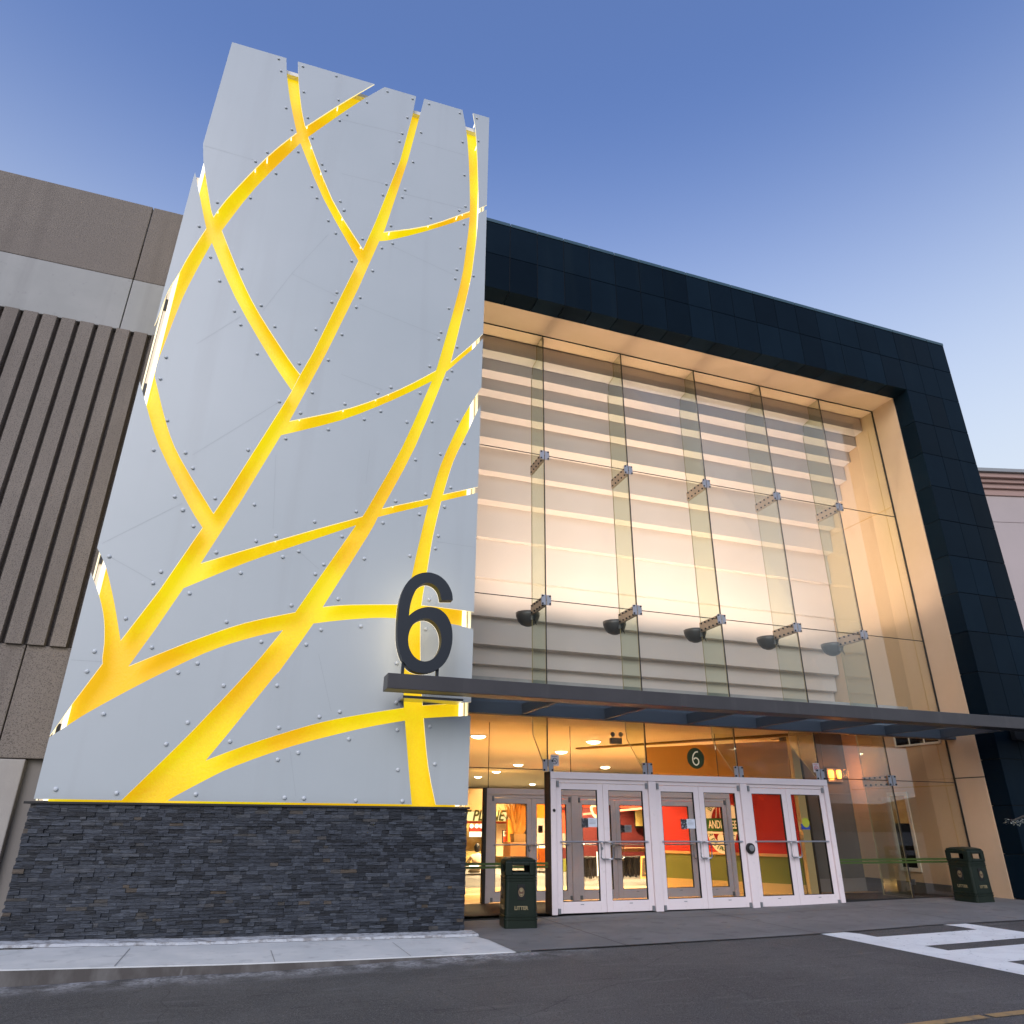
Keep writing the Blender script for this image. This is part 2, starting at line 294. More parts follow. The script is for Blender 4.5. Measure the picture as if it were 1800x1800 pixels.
# ------------------------------------------------------------------ mesh helpers
def ccw(p):
    a = sum(p[i][0]*p[(i+1) % len(p)][1]-p[(i+1) % len(p)][0]*p[i][1] for i in range(len(p)))
    return list(p) if a > 0 else list(reversed(p))
class MB:
    def __init__(s): s.v = []; s.f = []; s.m = []; s.tone = []
    def add(s, vs, fs, mi=0, tone=0):
        o = len(s.v); s.v += [tuple(v) for v in vs]
        for q in fs: s.f.append(tuple(i+o for i in q)); s.m.append(mi); s.tone.append(tone)
        return s
    def box(s, x0, x1, y0, y1, z0, z1, mi=0, tone=0):
        vs = [(x, y, z) for z in (z0, z1) for y in (y0, y1) for x in (x0, x1)]
        return s.add(vs, [(0, 2, 3, 1), (4, 5, 7, 6), (0, 1, 5, 4), (2, 6, 7, 3), (0, 4, 6, 2), (1, 3, 7, 5)], mi, tone)
    def obox(s, c, ax, ay, az, mi=0):   # oriented box: centre and three half-axis vectors
        c = Vector(c); vs = [c + ax*i + ay*j + az*k for k in (-1, 1) for j in (-1, 1) for i in (-1, 1)]
        return s.add(vs, [(0, 2, 3, 1), (4, 5, 7, 6), (0, 1, 5, 4), (2, 6, 7, 3), (0, 4, 6, 2), (1, 3, 7, 5)], mi)
    def beam(s, a, b, w, h, mi=0):
        a, b = Vector(a), Vector(b); d = (b-a); l = d.length; d.normalize()
        sx = d.cross(Vector((0, 0, 1)));
        if sx.length < 1e-4: sx = Vector((1, 0, 0))
        sx.normalize(); sz = sx.cross(d)
        return s.obox((a+b)/2, d*(l/2), sx*(w/2), sz*(h/2), mi)
    def tube(s, pts, r, n=8, mi=0):
        pts = [Vector(p) for p in pts]; rings = []
        for i, p in enumerate(pts):
            d = (pts[min(i+1, len(pts)-1)] - pts[max(i-1, 0)]).normalized()
            a = d.cross(Vector((0, 0, 1)))
            if a.length < 1e-3: a = d.cross(Vector((0, 1, 0)))
            a.normalize(); b = d.cross(a)
            rr = r[i] if isinstance(r, (list, tuple)) else r
            rings.append([p + (a*math.cos(2*math.pi*k/n) + b*math.sin(2*math.pi*k/n))*rr for k in range(n)])
        vs = [v for q in rings for v in q]; fs = []
        for i in range(len(rings)-1):
            for k in range(n): fs.append((i*n+k, i*n+(k+1) % n, (i+1)*n+(k+1) % n, (i+1)*n+k))
        fs.append(tuple(range(n))); fs.append(tuple(range((len(rings)-1)*n, len(rings)*n)))
        return s.add(vs, fs, mi)
    def cyl(s, a, b, r, n=20, mi=0): return s.tube([a, b], r, n, mi)
    def lathe(s, prof, c, n=24, mi=0, axis='z'):
        vs = []; fs = []
        for (r, h) in prof:
            for k in range(n):
                t = 2*math.pi*k/n
                v = (r*math.cos(t), r*math.sin(t), h) if axis == 'z' else (r*math.cos(t), h, r*math.sin(t))
                vs.append((c[0]+v[0], c[1]+v[1], c[2]+v[2]))
        for i in range(len(prof)-1):
            for k in range(n): fs.append((i*n+k, i*n+(k+1) % n, (i+1)*n+(k+1) % n, (i+1)*n+k))
        return s.add(vs, fs, mi)
    def prism(s, poly, y0, y1, mi=0, mside=None, holes=()):    # poly of (x, z), extruded along y
        polys = [ccw(poly)] + [ccw(q) for q in holes]
        vs2 = []; faces = []
        for p in polys:
            o = len(vs2); vs2 += [Vector(q) for q in p]; faces.append(list(range(o, o+len(p))))
        r = delaunay_2d_cdt(vs2, [], faces, 1, 1e-6)
        keep = [t for t, of in zip(r[2], r[5]) if 0 in of and not any(k in of for k in range(1, len(polys)))]
        return s.cdt(r[0], keep, y0, y1, mi, mside)
    def cdt(s, co2, tris, y0, y1, mi=0, mside=None):
        used = sorted({i for t in tris for i in t}); ix = {v: k for k, v in enumerate(used)}; n = len(used)
        vs = [(co2[i][0], y0, co2[i][1]) for i in used] + [(co2[i][0], y1, co2[i][1]) for i in used]
        s_e = {}
        for t in tris:
            for a, b in zip(t, list(t[1:])+[t[0]]): s_e[(a, b)] = 1
        o = len(s.v); s.v += vs
        for t in tris:
            s.f.append(tuple(ix[i]+o for i in t)); s.m.append(mi); s.tone.append(0)
            s.f.append(tuple(ix[i]+n+o for i in reversed(t))); s.m.append(mi); s.tone.append(0)
        for (a, b) in s_e:
            if (b, a) not in s_e:
                s.f.append((ix[a]+o, ix[b]+o, ix[b]+n+o, ix[a]+n+o)); s.m.append(mi if mside is None else mside); s.tone.append(0)
        return s
    def build(s, name, mats, parent=None, bevel=0, smooth=False, tone=False):
        me = bpy.data.meshes.new(name); me.from_pydata(s.v, [], s.f); me.update()
        if not isinstance(mats, (list, tuple)): mats = [mats]
        for q in mats: me.materials.append(M[q] if isinstance(q, str) else q)
        me.polygons.foreach_set('material_index', s.m)
        if tone:
            at = me.attributes.new('tone', 'FLOAT', 'FACE'); at.data.foreach_set('value', s.tone)
        bm = bmesh.new(); bm.from_mesh(me); bmesh.ops.recalc_face_normals(bm, faces=bm.faces); bm.to_mesh(me); bm.free()
        if smooth: me.polygons.foreach_set('use_smooth', [True]*len(me.polygons))
        o = bpy.data.objects.new(name, me); COL.objects.link(o)
        if bevel:
            b = o.modifiers.new('Bevel', 'BEVEL'); b.width = bevel; b.segments = 2; b.limit_method = 'ANGLE'; b.angle_limit = .7
        if parent:
            o.parent = parent; o.matrix_parent_inverse = inv_of(parent)
        return o
def inv_of(p):
    m = Matrix.Translation(p.location) @ p.rotation_euler.to_matrix().to_4x4()
    q = p
    return m.inverted() if q.parent is None else (Matrix.Identity(4))
def tag(o, label=None, cat=None, group=None, kind=None):
    if label: o['label'] = label
    if cat: o['category'] = cat
    if group: o['group'] = group
    if kind: o['kind'] = kind
    return o
def empty(name, loc, label, cat, group=None, rz=0):
    o = bpy.data.objects.new(name, None); COL.objects.link(o); o.location = loc; o.rotation_euler = (0, 0, rz)
    o.empty_display_size = .2
    return tag(o, label, cat, group, 'thing')
def copy_tree(o, parent=None, offset=None):
    c = o.copy(); COL.objects.link(c)
    if parent is not None: c.parent = parent
    for ch in list(o.children): copy_tree(ch, c)
    return c
def text_mesh(body, size, mat_, parent, name, origin, xdir, zdir, extrude=.004, align='CENTER', shear=0, offset=0, sx=1.0, fit=None):
    c = bpy.data.curves.new('txt', 'FONT'); c.body = body; c.size = size; c.extrude = extrude; c.align_x = align; c.align_y = 'CENTER'
    c.shear = shear; c.offset = offset
    t = bpy.data.objects.new('txt', c); COL.objects.link(t)
    dg = bpy.context.evaluated_depsgraph_get(); me = bpy.data.meshes.new_from_object(t.evaluated_get(dg)); me.name = name
    bpy.data.objects.remove(t); bpy.data.curves.remove(c)
    if fit:
        xv = [v.co.x for v in me.vertices]; sx = fit/(max(xv)-min(xv))
    xd, zd = Vector(xdir).normalized(), Vector(zdir).normalized(); nd = xd.cross(zd)
    mt = Matrix(((xd.x*sx, zd.x, nd.x, origin[0]), (xd.y*sx, zd.y, nd.y, origin[1]), (xd.z*sx, zd.z, nd.z, origin[2]), (0, 0, 0, 1)))
    me.transform(mt); me.materials.clear(); me.materials.append(M[mat_])
    o = bpy.data.objects.new(name, me); COL.objects.link(o)
    if parent: o.parent = parent; o.matrix_parent_inverse = inv_of(parent)
    return o
def smooth_poly(pts, n=4, closed=True):
    out = []; N = len(pts)
    for i in range(N):
        p0, p1, p2, p3 = (Vector(pts[(i+k) % N]) for k in (-1, 0, 1, 2))
        for k in range(n):
            t = k/n
            out.append(.5*((2*p1) + (p2-p0)*t + (2*p0-5*p1+4*p2-p3)*t*t + (3*p1-p0-3*p2+p3)*t**3))
    return [(v.x, v.y) for v in out]
def smooth_line(pts, n=3):
    out = []; N = len(pts)
    for i in range(N-1):
        p0, p1, p2, p3 = Vector(pts[max(i-1, 0)]), Vector(pts[i]), Vector(pts[i+1]), Vector(pts[min(i+2, N-1)])
        for k in range(n):
            t = k/n
            v = .5*((2*p1) + (p2-p0)*t + (2*p0-5*p1+4*p2-p3)*t*t + (3*p1-p0-3*p2+p3)*t**3); out.append((v.x, v.y))
    out.append(tuple(pts[-1])); return out

# ================================================================== SETTING: ground
def axis(vals): return sorted(set(vals))
xs = axis([-1500, -600, -200, -80, -40, -20, -12] + [-8+.5*i for i in range(60)] + [24, 30, 40, 80, 200, 600, 1500])
ys = axis([-1500, -500, -200, -80, -40, -20, -10, -4, 0, 2, 4, 6, 7, 8, 8.6, 9, 9.3, 9.6, 10, 11, 12.04, 16, 30, 60, 150, 500, 1500])
mb = MB(); nx = len(xs)
# pavement front edge traced on the ground
edge_l = [gp(-260, 1712), gp(0, 1704), gp(100, 1701.5), gp(201, 1699), gp(340, 1695.5), gp(483, 1691), gp(600, 1686.5), gp(722, 1681), gp(830, 1676), gp(933, 1671.7)]
mb.add([(x, y, (zr(x)-.35 if y > 13 else zr(x))) for y in ys for x in xs], [(j*nx+i, j*nx+i+1, (j+1)*nx+i+1, (j+1)*nx+i) for j in range(len(ys)-1) for i in range(nx-1)])
tag(mb.build('road', 'asphalt'), 'dark grey asphalt road in front of the mall entrance', 'road', kind='structure')
# pale pavement in front of the stone base
mb = MB(); pts = [(-30, edge_l[0].y)] + [(v.x, v.y) for v in edge_l]
pts = smooth_line(pts, 3)
back = [(x, 11.75 if x < 2.9 else 10.78) for x, y in pts]
top = [(x, y, zg(x)) for x, y in pts]; bk = [(b[0] if b[0] < 3 else 3 + (b[0]-3)*.25, b[1], zg(b[0])) for b in back]
n = len(top)
mb.add(top+bk, [(i, i+1, n+i+1, n+i) for i in range(n-1)])
tag(mb.build('pavement', 'walk'), 'pale worn concrete pavement at the foot of the stone base', 'pavement', kind='structure')
mb = MB()
rough = [(x, y - random.uniform(0, .012), z) for x, y, z in top]
mb.add([(x, y-.002, z-.012) for x, y, z in top] + [(x, y-.018, zr(x)-.05) for x, y, z in rough], [(i, i+1, n+i+1, n+i) for i in range(n-1)])
mb.add([(x, y, z-.0005) for x, y, z in top] + [(x, y-.004, z-.013) for x, y, z in top], [(i, i+1, n+i+1, n+i) for i in range(n-1)], 1)
tag(mb.build('kerb', ['kerbface', 'walk']), 'dirty concrete kerb edge below the pale pavement', 'kerb', kind='structure')
mb = MB()   # joints across the pale pavement
for a, b in (((201, 1699), (228, 1668)), ((483, 1691), (476, 1671)), ((722, 1681), (690, 1657))):
    A, B = gp(*a), gp(*b); d = Vector((B.x-A.x, B.y-A.y, 0)).normalized(); s_ = Vector((d.y, -d.x, 0))*.004
    mb.add([A+s_+Vector((0, 0, .004)), A-s_+Vector((0, 0, .004)), B-s_+Vector((0, 0, .004)), B+s_+Vector((0, 0, .004))], [(0, 1, 2, 3)])
tag(mb.build('pavement_joint', 'walk_joint'), kind='structure')
# footing strip with white residue
mb = MB(); xx = [-2.9+.12*i for i in range(52)]
fr = [10.50 + random.uniform(-.03, .03) for _ in xx]
mb.add([(x, y, zg(x)+.004) for x, y in zip(xx, fr)] + [(x, y+.03, zg(x)+.03) for x, y in zip(xx, fr)] + [(x, 10.86, zg(x)+.034) for x in xx],
       [(k*len(xx)+i, k*len(xx)+i+1, (k+1)*len(xx)+i+1, (k+1)*len(xx)+i) for k in (0, 1) for i in range(len(xx)-1)])
tag(mb.build('footing_strip', 'salt'), 'crusted whitish concrete footing along the stone base', 'footing', kind='structure')
# darker apron before the doors
seam = [gp(933, 1671.7), gp(1110, 1662), gp(1300, 1651), gp(1442, 1641.7), gp(1633, 1627), gp(1800, 1618), gp(1990, 1611)]
mb = MB(); ax_ = [v.x for v in seam] + [24, 40]; ay_ = [v.y for v in seam] + [9.6, 9.6]
fx = []; 
for i in range(len(ax_)-1):
    for k in range(4): fx.append((ax_[i]+(ax_[i+1]-ax_[i])*k/4, ay_[i]+(ay_[i+1]-ay_[i])*k/4))
fx.append((ax_[-1], ay_[-1]))
rows = []
for t in (0, .33, .66, 1):
    rows.append([((3.0+(x-3.42)*1.0 if x < 3.5 and t == 1 else x) if t else x, y + (12.06-y)*t, zg(x)+.003) for x, y in fx])
rows[0][0] = (3.30, fx[0][1]-.02, zg(3.3)+.003)
for r_i, rw in enumerate(rows[1:], 1): rw[0] = (3.42-.16*r_i, rw[0][1], rw[0][2])
n = len(fx); mb.add([q for rw in rows for q in rw], [(j*n+i, j*n+i+1, (j+1)*n+i+1, (j+1)*n+i) for j in range(3) for i in range(n-1)])
tag(mb.build('apron', 'apron'), 'grey concrete apron outside the doors', 'pavement', kind='structure')
mb = MB()
def strip_line(A, B, w, dz):
    A, B = Vector(A), Vector(B); d = (B-A); d.z = 0; d.normalize(); s_ = Vector((d.y, -d.x, 0))*(w/2); K = 8
    for i in range(K):
        p, q = A+(B-A)*(i/K), A+(B-A)*((i+1)/K)
        mb.add([(v.x, v.y, zg(v.x)+dz) for v in (p+s_, p-s_, q-s_, q+s_)], [(0, 1, 2, 3)])
for A, B in zip(seam, seam[1:]): strip_line(A, B, .022, .006)
strip_line((3.3, 11.25, 0), (18, 11.3, 0), .012, .006)
for x in (4.75, 7.72, 10.7, 13.6): strip_line((x, 9.12 if x < 8 else 9.5, 0), (x-.05, 12.0, 0), .012, .0065)
tag(mb.build('apron_joint', 'joint'), kind='structure')
# painted crosswalk
mb = MB()
def quad(p, dz=.005): mb.add([(x, y, zr(x)+dz) for x, y in p], [tuple(range(len(p)))])
def rect(x0, x1, y0, y1):
    K = max(1, int((x1-x0)/.5))
    for i in range(K):
        a, b = x0+(x1-x0)*i/K, x0+(x1-x0)*(i+1)/K; quad([(a, y0), (b, y0), (b, y1), (a, y1)])
quad([(7.76, 1.2), (8.26, 1.2), (8.26, 9.02), (8.14, 9.27), (7.73, 9.19)])
quad([(10.07, 1.2), (10.46, 1.2), (10.44, 9.46), (9.98, 9.46), (10.07, 9.1)])
for y in (8.72, 7.62, 6.60, 5.5, 4.4, 3.3): rect(8.262, 10.068, y-.76, y)
tag(mb.build('crosswalk_marking', 'paint'), 'worn white ladder crossing painted on the asphalt', 'road marking', kind='structure')
mb = MB(); rect(4.55, 5.86, 5.13, 5.235); rect(5.92, 9.5, 5.13, 5.235)
tag(mb.build('lane_marking', 'yel_paint'), 'faded yellow line painted across the road', 'road marking', kind='structure')

# ================================================================== CONCRETE BUILDING on the left
cb = empty('concrete_building', (-9, 11.6, 0), 'brown ribbed concrete building behind the white leaf tower on the left', 'building')
YC = 11.6
zt, zb1, zb2, zrib, zlow = H+.9035*YC, H+.7545*YC, H+.6605*YC, H+.191*YC, H+.0595*YC
XJ = -.2715*YC
mb = MB(); mb.box(-30, XJ-.008, YC, YC+4, zb1+.006, zt); mb.box(XJ+.008, 3.0, YC, YC+4, zb1+.006, zt-.004)
mb.build('parapet', 'conc_agg', cb, bevel=.015)
mb = MB(); mb.box(-30, XJ-.008, YC-.01, YC+4, zb2, zb1-.006); mb.box(XJ+.008, 3.0, YC-.01, YC+4, zb2, zb1-.006)
mb.build('band', 'conc_smooth', cb, bevel=.01)
mb = MB(); mb.box(-30, 3.0, YC+.02, YC+3.9, zt-.9, zt-.05, 1); mb.box(-30, 3.0, YC+.075, YC+4, zrib, zb2)
sp = .0237*YC; x = -.2555*YC - 40*sp
while x < 2.5:
    mb.add([(x+.062, YC-.055, zrib-.02), (x+sp-.012, YC-.055, zrib-.02), (x+sp, YC+.075, zrib-.02), (x+.05, YC+.075, zrib-.02)] +
           [(x+.062, YC-.055, zb2-.01), (x+sp-.012, YC-.055, zb2-.01), (x+sp, YC+.075, zb2-.01), (x+.05, YC+.075, zb2-.01)],
           [(0, 1, 2, 3), (4, 5, 6, 7), (0, 1, 5, 4), (1, 2, 6, 5), (2, 3, 7, 6), (3, 0, 4, 7)])
    x += sp
mb.build('ribbed_wall', ['conc_agg', 'black'], cb)
xj2 = -.2755*YC
mb = MB(); mb.box(-30, xj2-.008, YC-.005, YC+4, zlow, zrib-.02); mb.box(xj2+.008, 3.0, YC-.005, YC+4, zlow, zrib-.02)
mb.build('plinth_panel', 'conc_agg', cb, bevel=.012)
mb = MB(); mb.box(-30, -2.83, YC-.02, YC+2, -.2, zlow-.012)
mb.build('pilaster', 'stucco', cb, bevel=.015)
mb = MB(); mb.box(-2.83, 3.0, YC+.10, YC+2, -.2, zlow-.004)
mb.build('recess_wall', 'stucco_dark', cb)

# ================================================================== LEAF TOWER
YP, PT = 10.86, .028
tw = empty('leaf_tower', (.33, 11.2, 0), 'tall white panel tower with glowing yellow leaf veins on a slate base', 'sign tower')
# stone base of split slate strips
mb = MB(); z = -.05; YS = 10.84; XL, XR, ZC = -2.47, 3.105, 1.545
while z < ZC:
    h = min(random.choice((.03, .036, .04, .046, .05)), ZC-z)
    if ZC-z-h < .015: h = ZC-z
    x = XL + random.uniform(-.012, .01)
    while x < XR:
        l = random.choice((.06, .08, .10, .12, .14, .17, .21))*random.uniform(.8, 1.25); x1 = min(x+l, XR + random.uniform(-.012, .008))
        if XR-x1 < .05: x1 = XR + random.uniform(-.012, .008)
        dpt = random.choice((.004, .008, .012, .018, .026))+random.uniform(0, .004); t = min(.85, max(0, random.gauss(.46, .25)))
        if random.random() < .035: t = random.uniform(.88, .97)
        if random.random() < .10: t = random.uniform(0, .15)
        mb.box(x+.001, x1-.001, YS-dpt, YS+.32, z+.0012, z+h-.0012, 0, t); x = x1
    z += h
mb.build('stone_base', 'slate', tw, tone=True)
MB().box(XL+.03, XR-.03, YS+.02, YS+.3, -.05, ZC-.01).build('stone_core', 'black', tw)
mb = MB(); mb.box(XL-.07, XR+.03, YS-.05, YS+.5, ZC, ZC+.028); mb.build('coping', 'gasket', tw, bevel=.003)
# panels cut by the veins
def P2(px, py):
    v = atY(px, py, YP); return (v.x, v.z)
C_ = [(60, 1401), (822, 1421), (827, 1259), (833, 1076), (840, 895), (847, 700), (851, 590), (856, 365), (860, 207), (408, 74), (357, 255), (344, 307), (313, 420), (276, 560), (245, 667), (170, 965), (85, 1297)]
tl, tr = P2(408, 74), P2(860, 207); br = (P2(822, 1421)[0], 1.60); bl = (P2(60, 1401)[0], 1.60)
outline = [bl, br, (br[0]+.01, 6), (tr[0]+.012, 11), tr, tl, (-2.46, 12), (-2.475, 8), (-2.472, 5)]
A = [(85, 1297), (129, 1234), (181, 1165), (212.5, 1125), (280, 1037.5), (355.8, 927.5), (377, 900), (400, 866), (500, 708), (513, 686.7), (528, 658), (550, 620), (630.5, 457.7), (638.3, 438.3), (660, 390), (703, 283), (725, 203), (731.7, 169), (735, 150),
     (749, 155), (745.8, 173), (736.7, 208), (716.7, 283), (677, 402), (666.7, 424), (630, 506.7), (574, 620), (509, 740), (494, 765), (424, 880), (353, 990), (322.5, 1034), (271.7, 1108), (226, 1171), (150, 1255)]
Bv = smooth_line([(226, 1171), (275, 1151), (346.7, 1123), (430, 1095), (519, 1076), (568, 1066.7), (616.7, 1063), (698, 1062.5), (743, 1064), (816.7, 1073), (850, 1079)]) + \
     smooth_line([(850, 1109), (824, 1104), (792.5, 1096.7), (695, 1086.7), (633, 1087.5), (551, 1096), (495.8, 1108), (430, 1124), (360, 1148), (265, 1193), (176.7, 1240), (121.7, 1272.5), (85, 1297), (60, 1314)]) + [(85, 1296), (200, 1180)]
Cv = smooth_line([(340, 995), (353, 990), (430, 966.7), (550, 931.7), (637.5, 907.5), (671.7, 894), (755, 876), (779, 869), (830, 858), (860, 851)]) + \
     smooth_line([(860, 861), (823, 870), (776.7, 881), (753, 887.5), (664, 909), (626.7, 923), (516.7, 960), (430, 990), (322.5, 1034), (318, 1036)])
Nv = smooth_line([(675, 138), (657.5, 148), (641, 157.5), (600, 181.7), (538, 221.7), (521.7, 233), (470, 275), (398, 350), (362.5, 401), (330, 451.7), (315.6, 478), (295, 512), (276, 562), (258, 600), (232, 664)]) + [(245, 668)] + \
     smooth_line([(272, 662), (275.6, 640), (291, 600), (309, 553), (330, 505), (372.5, 426.7), (390, 405), (449, 330), (528, 251.7), (543, 240), (600, 200), (641, 173), (676, 153), (690, 145)])
Fv = smooth_line([(238, 640), (245, 667), (257, 712), (280, 785), (331, 887), (356, 927.5)]) + smooth_line([(377, 902.5), (373, 899), (316.7, 805), (293, 746.7), (272, 662), (268, 650)])
Gv = smooth_line([(146, 970), (156.7, 998), (174, 1046.7), (182.5, 1088), (183, 1130), (180, 1165), (196, 1172)]) + [(230, 1140)] + smooth_line([(213, 1126), (211.7, 1125), (201, 1060), (186, 996.7), (168, 957.5), (158, 935)])
Dv = smooth_line([(503, 80), (503.5, 102.5), (504.5, 133), (510, 176.7), (521.7, 233), (528, 251.7), (569, 350), (628, 455), (632, 462)]) + smooth_line([(642, 445), (638.3, 438.3), (584, 350), (541.7, 240), (536.7, 222.5), (530, 190), (525, 143), (524, 108), (524, 85)])
Ov = smooth_line([(337, 285), (344, 308), (351.7, 348), (362.5, 400.5), (372.5, 426.7)]) + smooth_line([(390, 405), (374, 378), (368, 350), (361.7, 310), (357.5, 280), (357, 252), (356, 235)])
Ev = smooth_line([(362.5, 401), (372.5, 426.7), (413, 521.7), (475, 630), (513, 686.7)]) + smooth_line([(527.5, 658), (506.7, 630), (455, 550), (423, 486.7), (390, 405)])
Jv = smooth_line([(190, 1428), (213, 1407), (310, 1313), (360, 1262), (436.7, 1180), (496, 1109), (519, 1076), (626, 923), (637.5, 907.5), (654, 880), (706.7, 786.7), (759, 670), (766.7, 651), (807.5, 506.7), (820, 431.7), (825, 388), (826, 350), (824, 283), (820, 233), (813, 193), (808, 170)]) + \
     smooth_line([(828, 176), (831.7, 200), (836.7, 233), (840, 300), (841, 367), (838, 413), (833, 453), (825, 503), (792.5, 636.7), (784, 654), (730, 785), (671.7, 894), (664, 909), (647.5, 940), (568, 1066), (551, 1096), (491, 1180), (480, 1191.7), (361.7, 1336.7), (300, 1402), (280, 1428)])
Kv = smooth_line([(355, 1340), (361.7, 1336.7), (430, 1310.8), (513, 1284), (571.7, 1268), (630, 1256.7), (710, 1244), (742.5, 1240), (806.7, 1236), (850, 1232)]) + \
     smooth_line([(850, 1257.5), (806.7, 1259), (745, 1262.5), (711.7, 1266.7), (630, 1281.7), (513, 1311.7), (413, 1346.7), (360, 1371.7), (293, 1408), (270, 1425)])
Hv = smooth_line([(500, 742), (509, 740), (616.7, 716.7), (703, 684), (766.7, 651)]) + smooth_line([(759, 670), (693, 702), (600, 738.5), (494, 765)])
Iv = smooth_line([(668, 409), (675, 407.5), (750, 396.7), (826, 371), (840, 366.7), (870, 354)]) + smooth_line([(870, 362), (840, 375), (825, 382), (750, 406), (690, 421), (666.7, 424)])
Lv = [(788, 640), (792.5, 636.7), (830, 605), (850, 586), (870, 566), (870, 574), (851, 592.5), (831.7, 613), (785, 653)]
Mv = smooth_line([(729, 1436), (723, 1406.7), (711.7, 1266.7), (710, 1244), (709.5, 1200), (711, 1110), (723, 1016.7), (752.5, 888), (756.7, 876), (775, 816.7), (806.7, 746.7), (826.7, 711.7), (841.7, 687.5), (858, 665)]) + \
     smooth_line([(862, 680), (846.7, 709), (833, 735), (821.7, 760), (796.7, 811.7), (779, 869), (776, 880), (761.7, 940), (751, 1003), (741, 1064), (739, 1110), (740, 1190), (745, 1263), (753, 1348), (768, 1423), (771, 1436)])
veins = [A, Bv, Cv, Nv, Fv, Gv, Dv, Ov, Ev, Jv, Kv, Hv, Iv, Lv, Mv]
vs2 = []; faces = []
for poly in [ccw(outline)] + [ccw([P2(*q) for q in v]) for v in veins]:
    o = len(vs2); vs2 += [Vector(q) for q in poly]; faces.append(list(range(o, o+len(poly))))
r = delaunay_2d_cdt(vs2, [], faces, 1, 1e-5)
keep = [t for t, of in zip(r[2], r[5]) if list(of) == [0] or (0 in of and len(set(of)) == 1)]
par = list(range(len(keep))); em = {}
def find(i):
    while par[i] != i: par[i] = par[par[i]]; i = par[i]
    return i
for i, t in enumerate(keep):
    for a, b in zip(t, list(t[1:])+[t[0]]):
        k = (min(a, b), max(a, b))
        if k in em: par[find(i)] = find(em[k])
        else: em[k] = i
comps = {}
for i, t in enumerate(keep): comps.setdefault(find(i), []).append(t)
def area(ts):
    s = 0
    for t in ts:
        a, b, c = (r[0][i] for i in t[:3]); s += abs((b-a).cross(c-a))/2
    return s
RIV = [(490,104),(494,125),(532.5,117),(591,134),(534,162),(503,190),(541,207),(513,228),(595,176),(610,202),(597,212),(549,243),(470,268),(449,284),(524,267),(485,305),(566,289),(572,300),(548,328),(440,348),
(681,161),(725,174),(754,183),(808,199),(838,208),(645,180),(716,207),(707,235),(702,249),(740,233),(813,250),(841,248),(691,287),(726,285),(816,308),(679,324),(673,343),(712,334),(707,347),(818,363),(807,370),(757,383),(687,397),(605,369),(815,394),
(382,356),(557,348),(598,354),(604,370),(577,388),(590,410),(618,459),(350,398),(370,452),(425,472),(386,494),(459,537),(412,547),(423,571),(483,574),(592,514),(583,531),(626,540),(555,579),(601,588),(452,622),
(637,420),(690,428),(671,436),(655,476),(633,523),(809,436),(803,474),(800,490),(789,542),(775,584),(771,596),(832,485),(823,544),(803,610),(755,644),(794,652),(786,666),
(292,628),(282,666),(294,739),(491,706),(436,791),(270,791),(326,796),(339,823),(307,873),(321,897),(378,876),(447,887),
(526,639),(577,633),(549,690),(528,726),(606,710),(664,691),(687,681),(502,771),(577,755),(640,737),(669,723),(626,899),(553,917),
(738,691),(715,742),(759,741),(730,808),(774,798),(804,739),(816,779),(748,869),(695,881),(792,857),(781,891),(737,904),(673,919),
(192,978),(322,896),(340,925),(380,971),(283,1005),(269,1025),(333,1043),(221,1087),(423,1007),(267,1138),(166,1145),(398,1093),(347,1166),
(485,942),(450,951),(601,943),(525,969),(497,979),(569,992),(554,1009),(640,982),(512,1064),(594,1053),(564,1107),(634,1101),(538,1133),(459,1128),
(720,977),(770,942),(765,964),(754,1054),(748,1106),(697,1166),
(153,1180),(182,1255),(313,1182),(330,1270),(292,1308),(98,1387),(205,1394),(344,1396),
(393,1205),(487,1205),(404,1303),(490,1279),(561,1260),(597,1251),(488,1335),(524,1323),(613,1299),(500,1402),(534,1403),(625,1407),
(698,1283),(699,1353),(707,1408),(755,1277),(764,1343),(696,1235),(750,1228)]
rv = [P2(*q) for q in RIV]
def inside(pt, ts):
    for t in ts:
        a, b, c = (r[0][i] for i in t[:3])
        d1 = (b.x-a.x)*(pt[1]-a.y)-(b.y-a.y)*(pt[0]-a.x); d2 = (c.x-b.x)*(pt[1]-b.y)-(c.y-b.y)*(pt[0]-b.x); d3 = (a.x-c.x)*(pt[1]-c.y)-(a.y-c.y)*(pt[0]-c.x)
        if (d1 >= 0 and d2 >= 0 and d3 >= 0) or (d1 <= 0 and d2 <= 0 and d3 <= 0): return True
    return False
SEAMS = [((359,256),(449,282)),((513,481),(592,520)),((513,481),(577,412)),((513,481),(463,545)),((345,605),(424,556)),((690,433),(800,484)),((633,535),(770,590)),((600,658),(672,685)),((338,800),(490,707)),((485,800),(480,930)),((650,790),(643,850)),((600,210),(705,235)),((600,305),(675,323)),((740,250),(818,273)),((180,955),(320,885)),((192,978),(270,1022)),((525,969),(560,1000)),((560,1150),(582,1250)),((510,1320),(520,1400)),((767,952),(835,962)),((125,1160),(178,1163)),((707,340),(820,368)),((590,900),(470,890))]
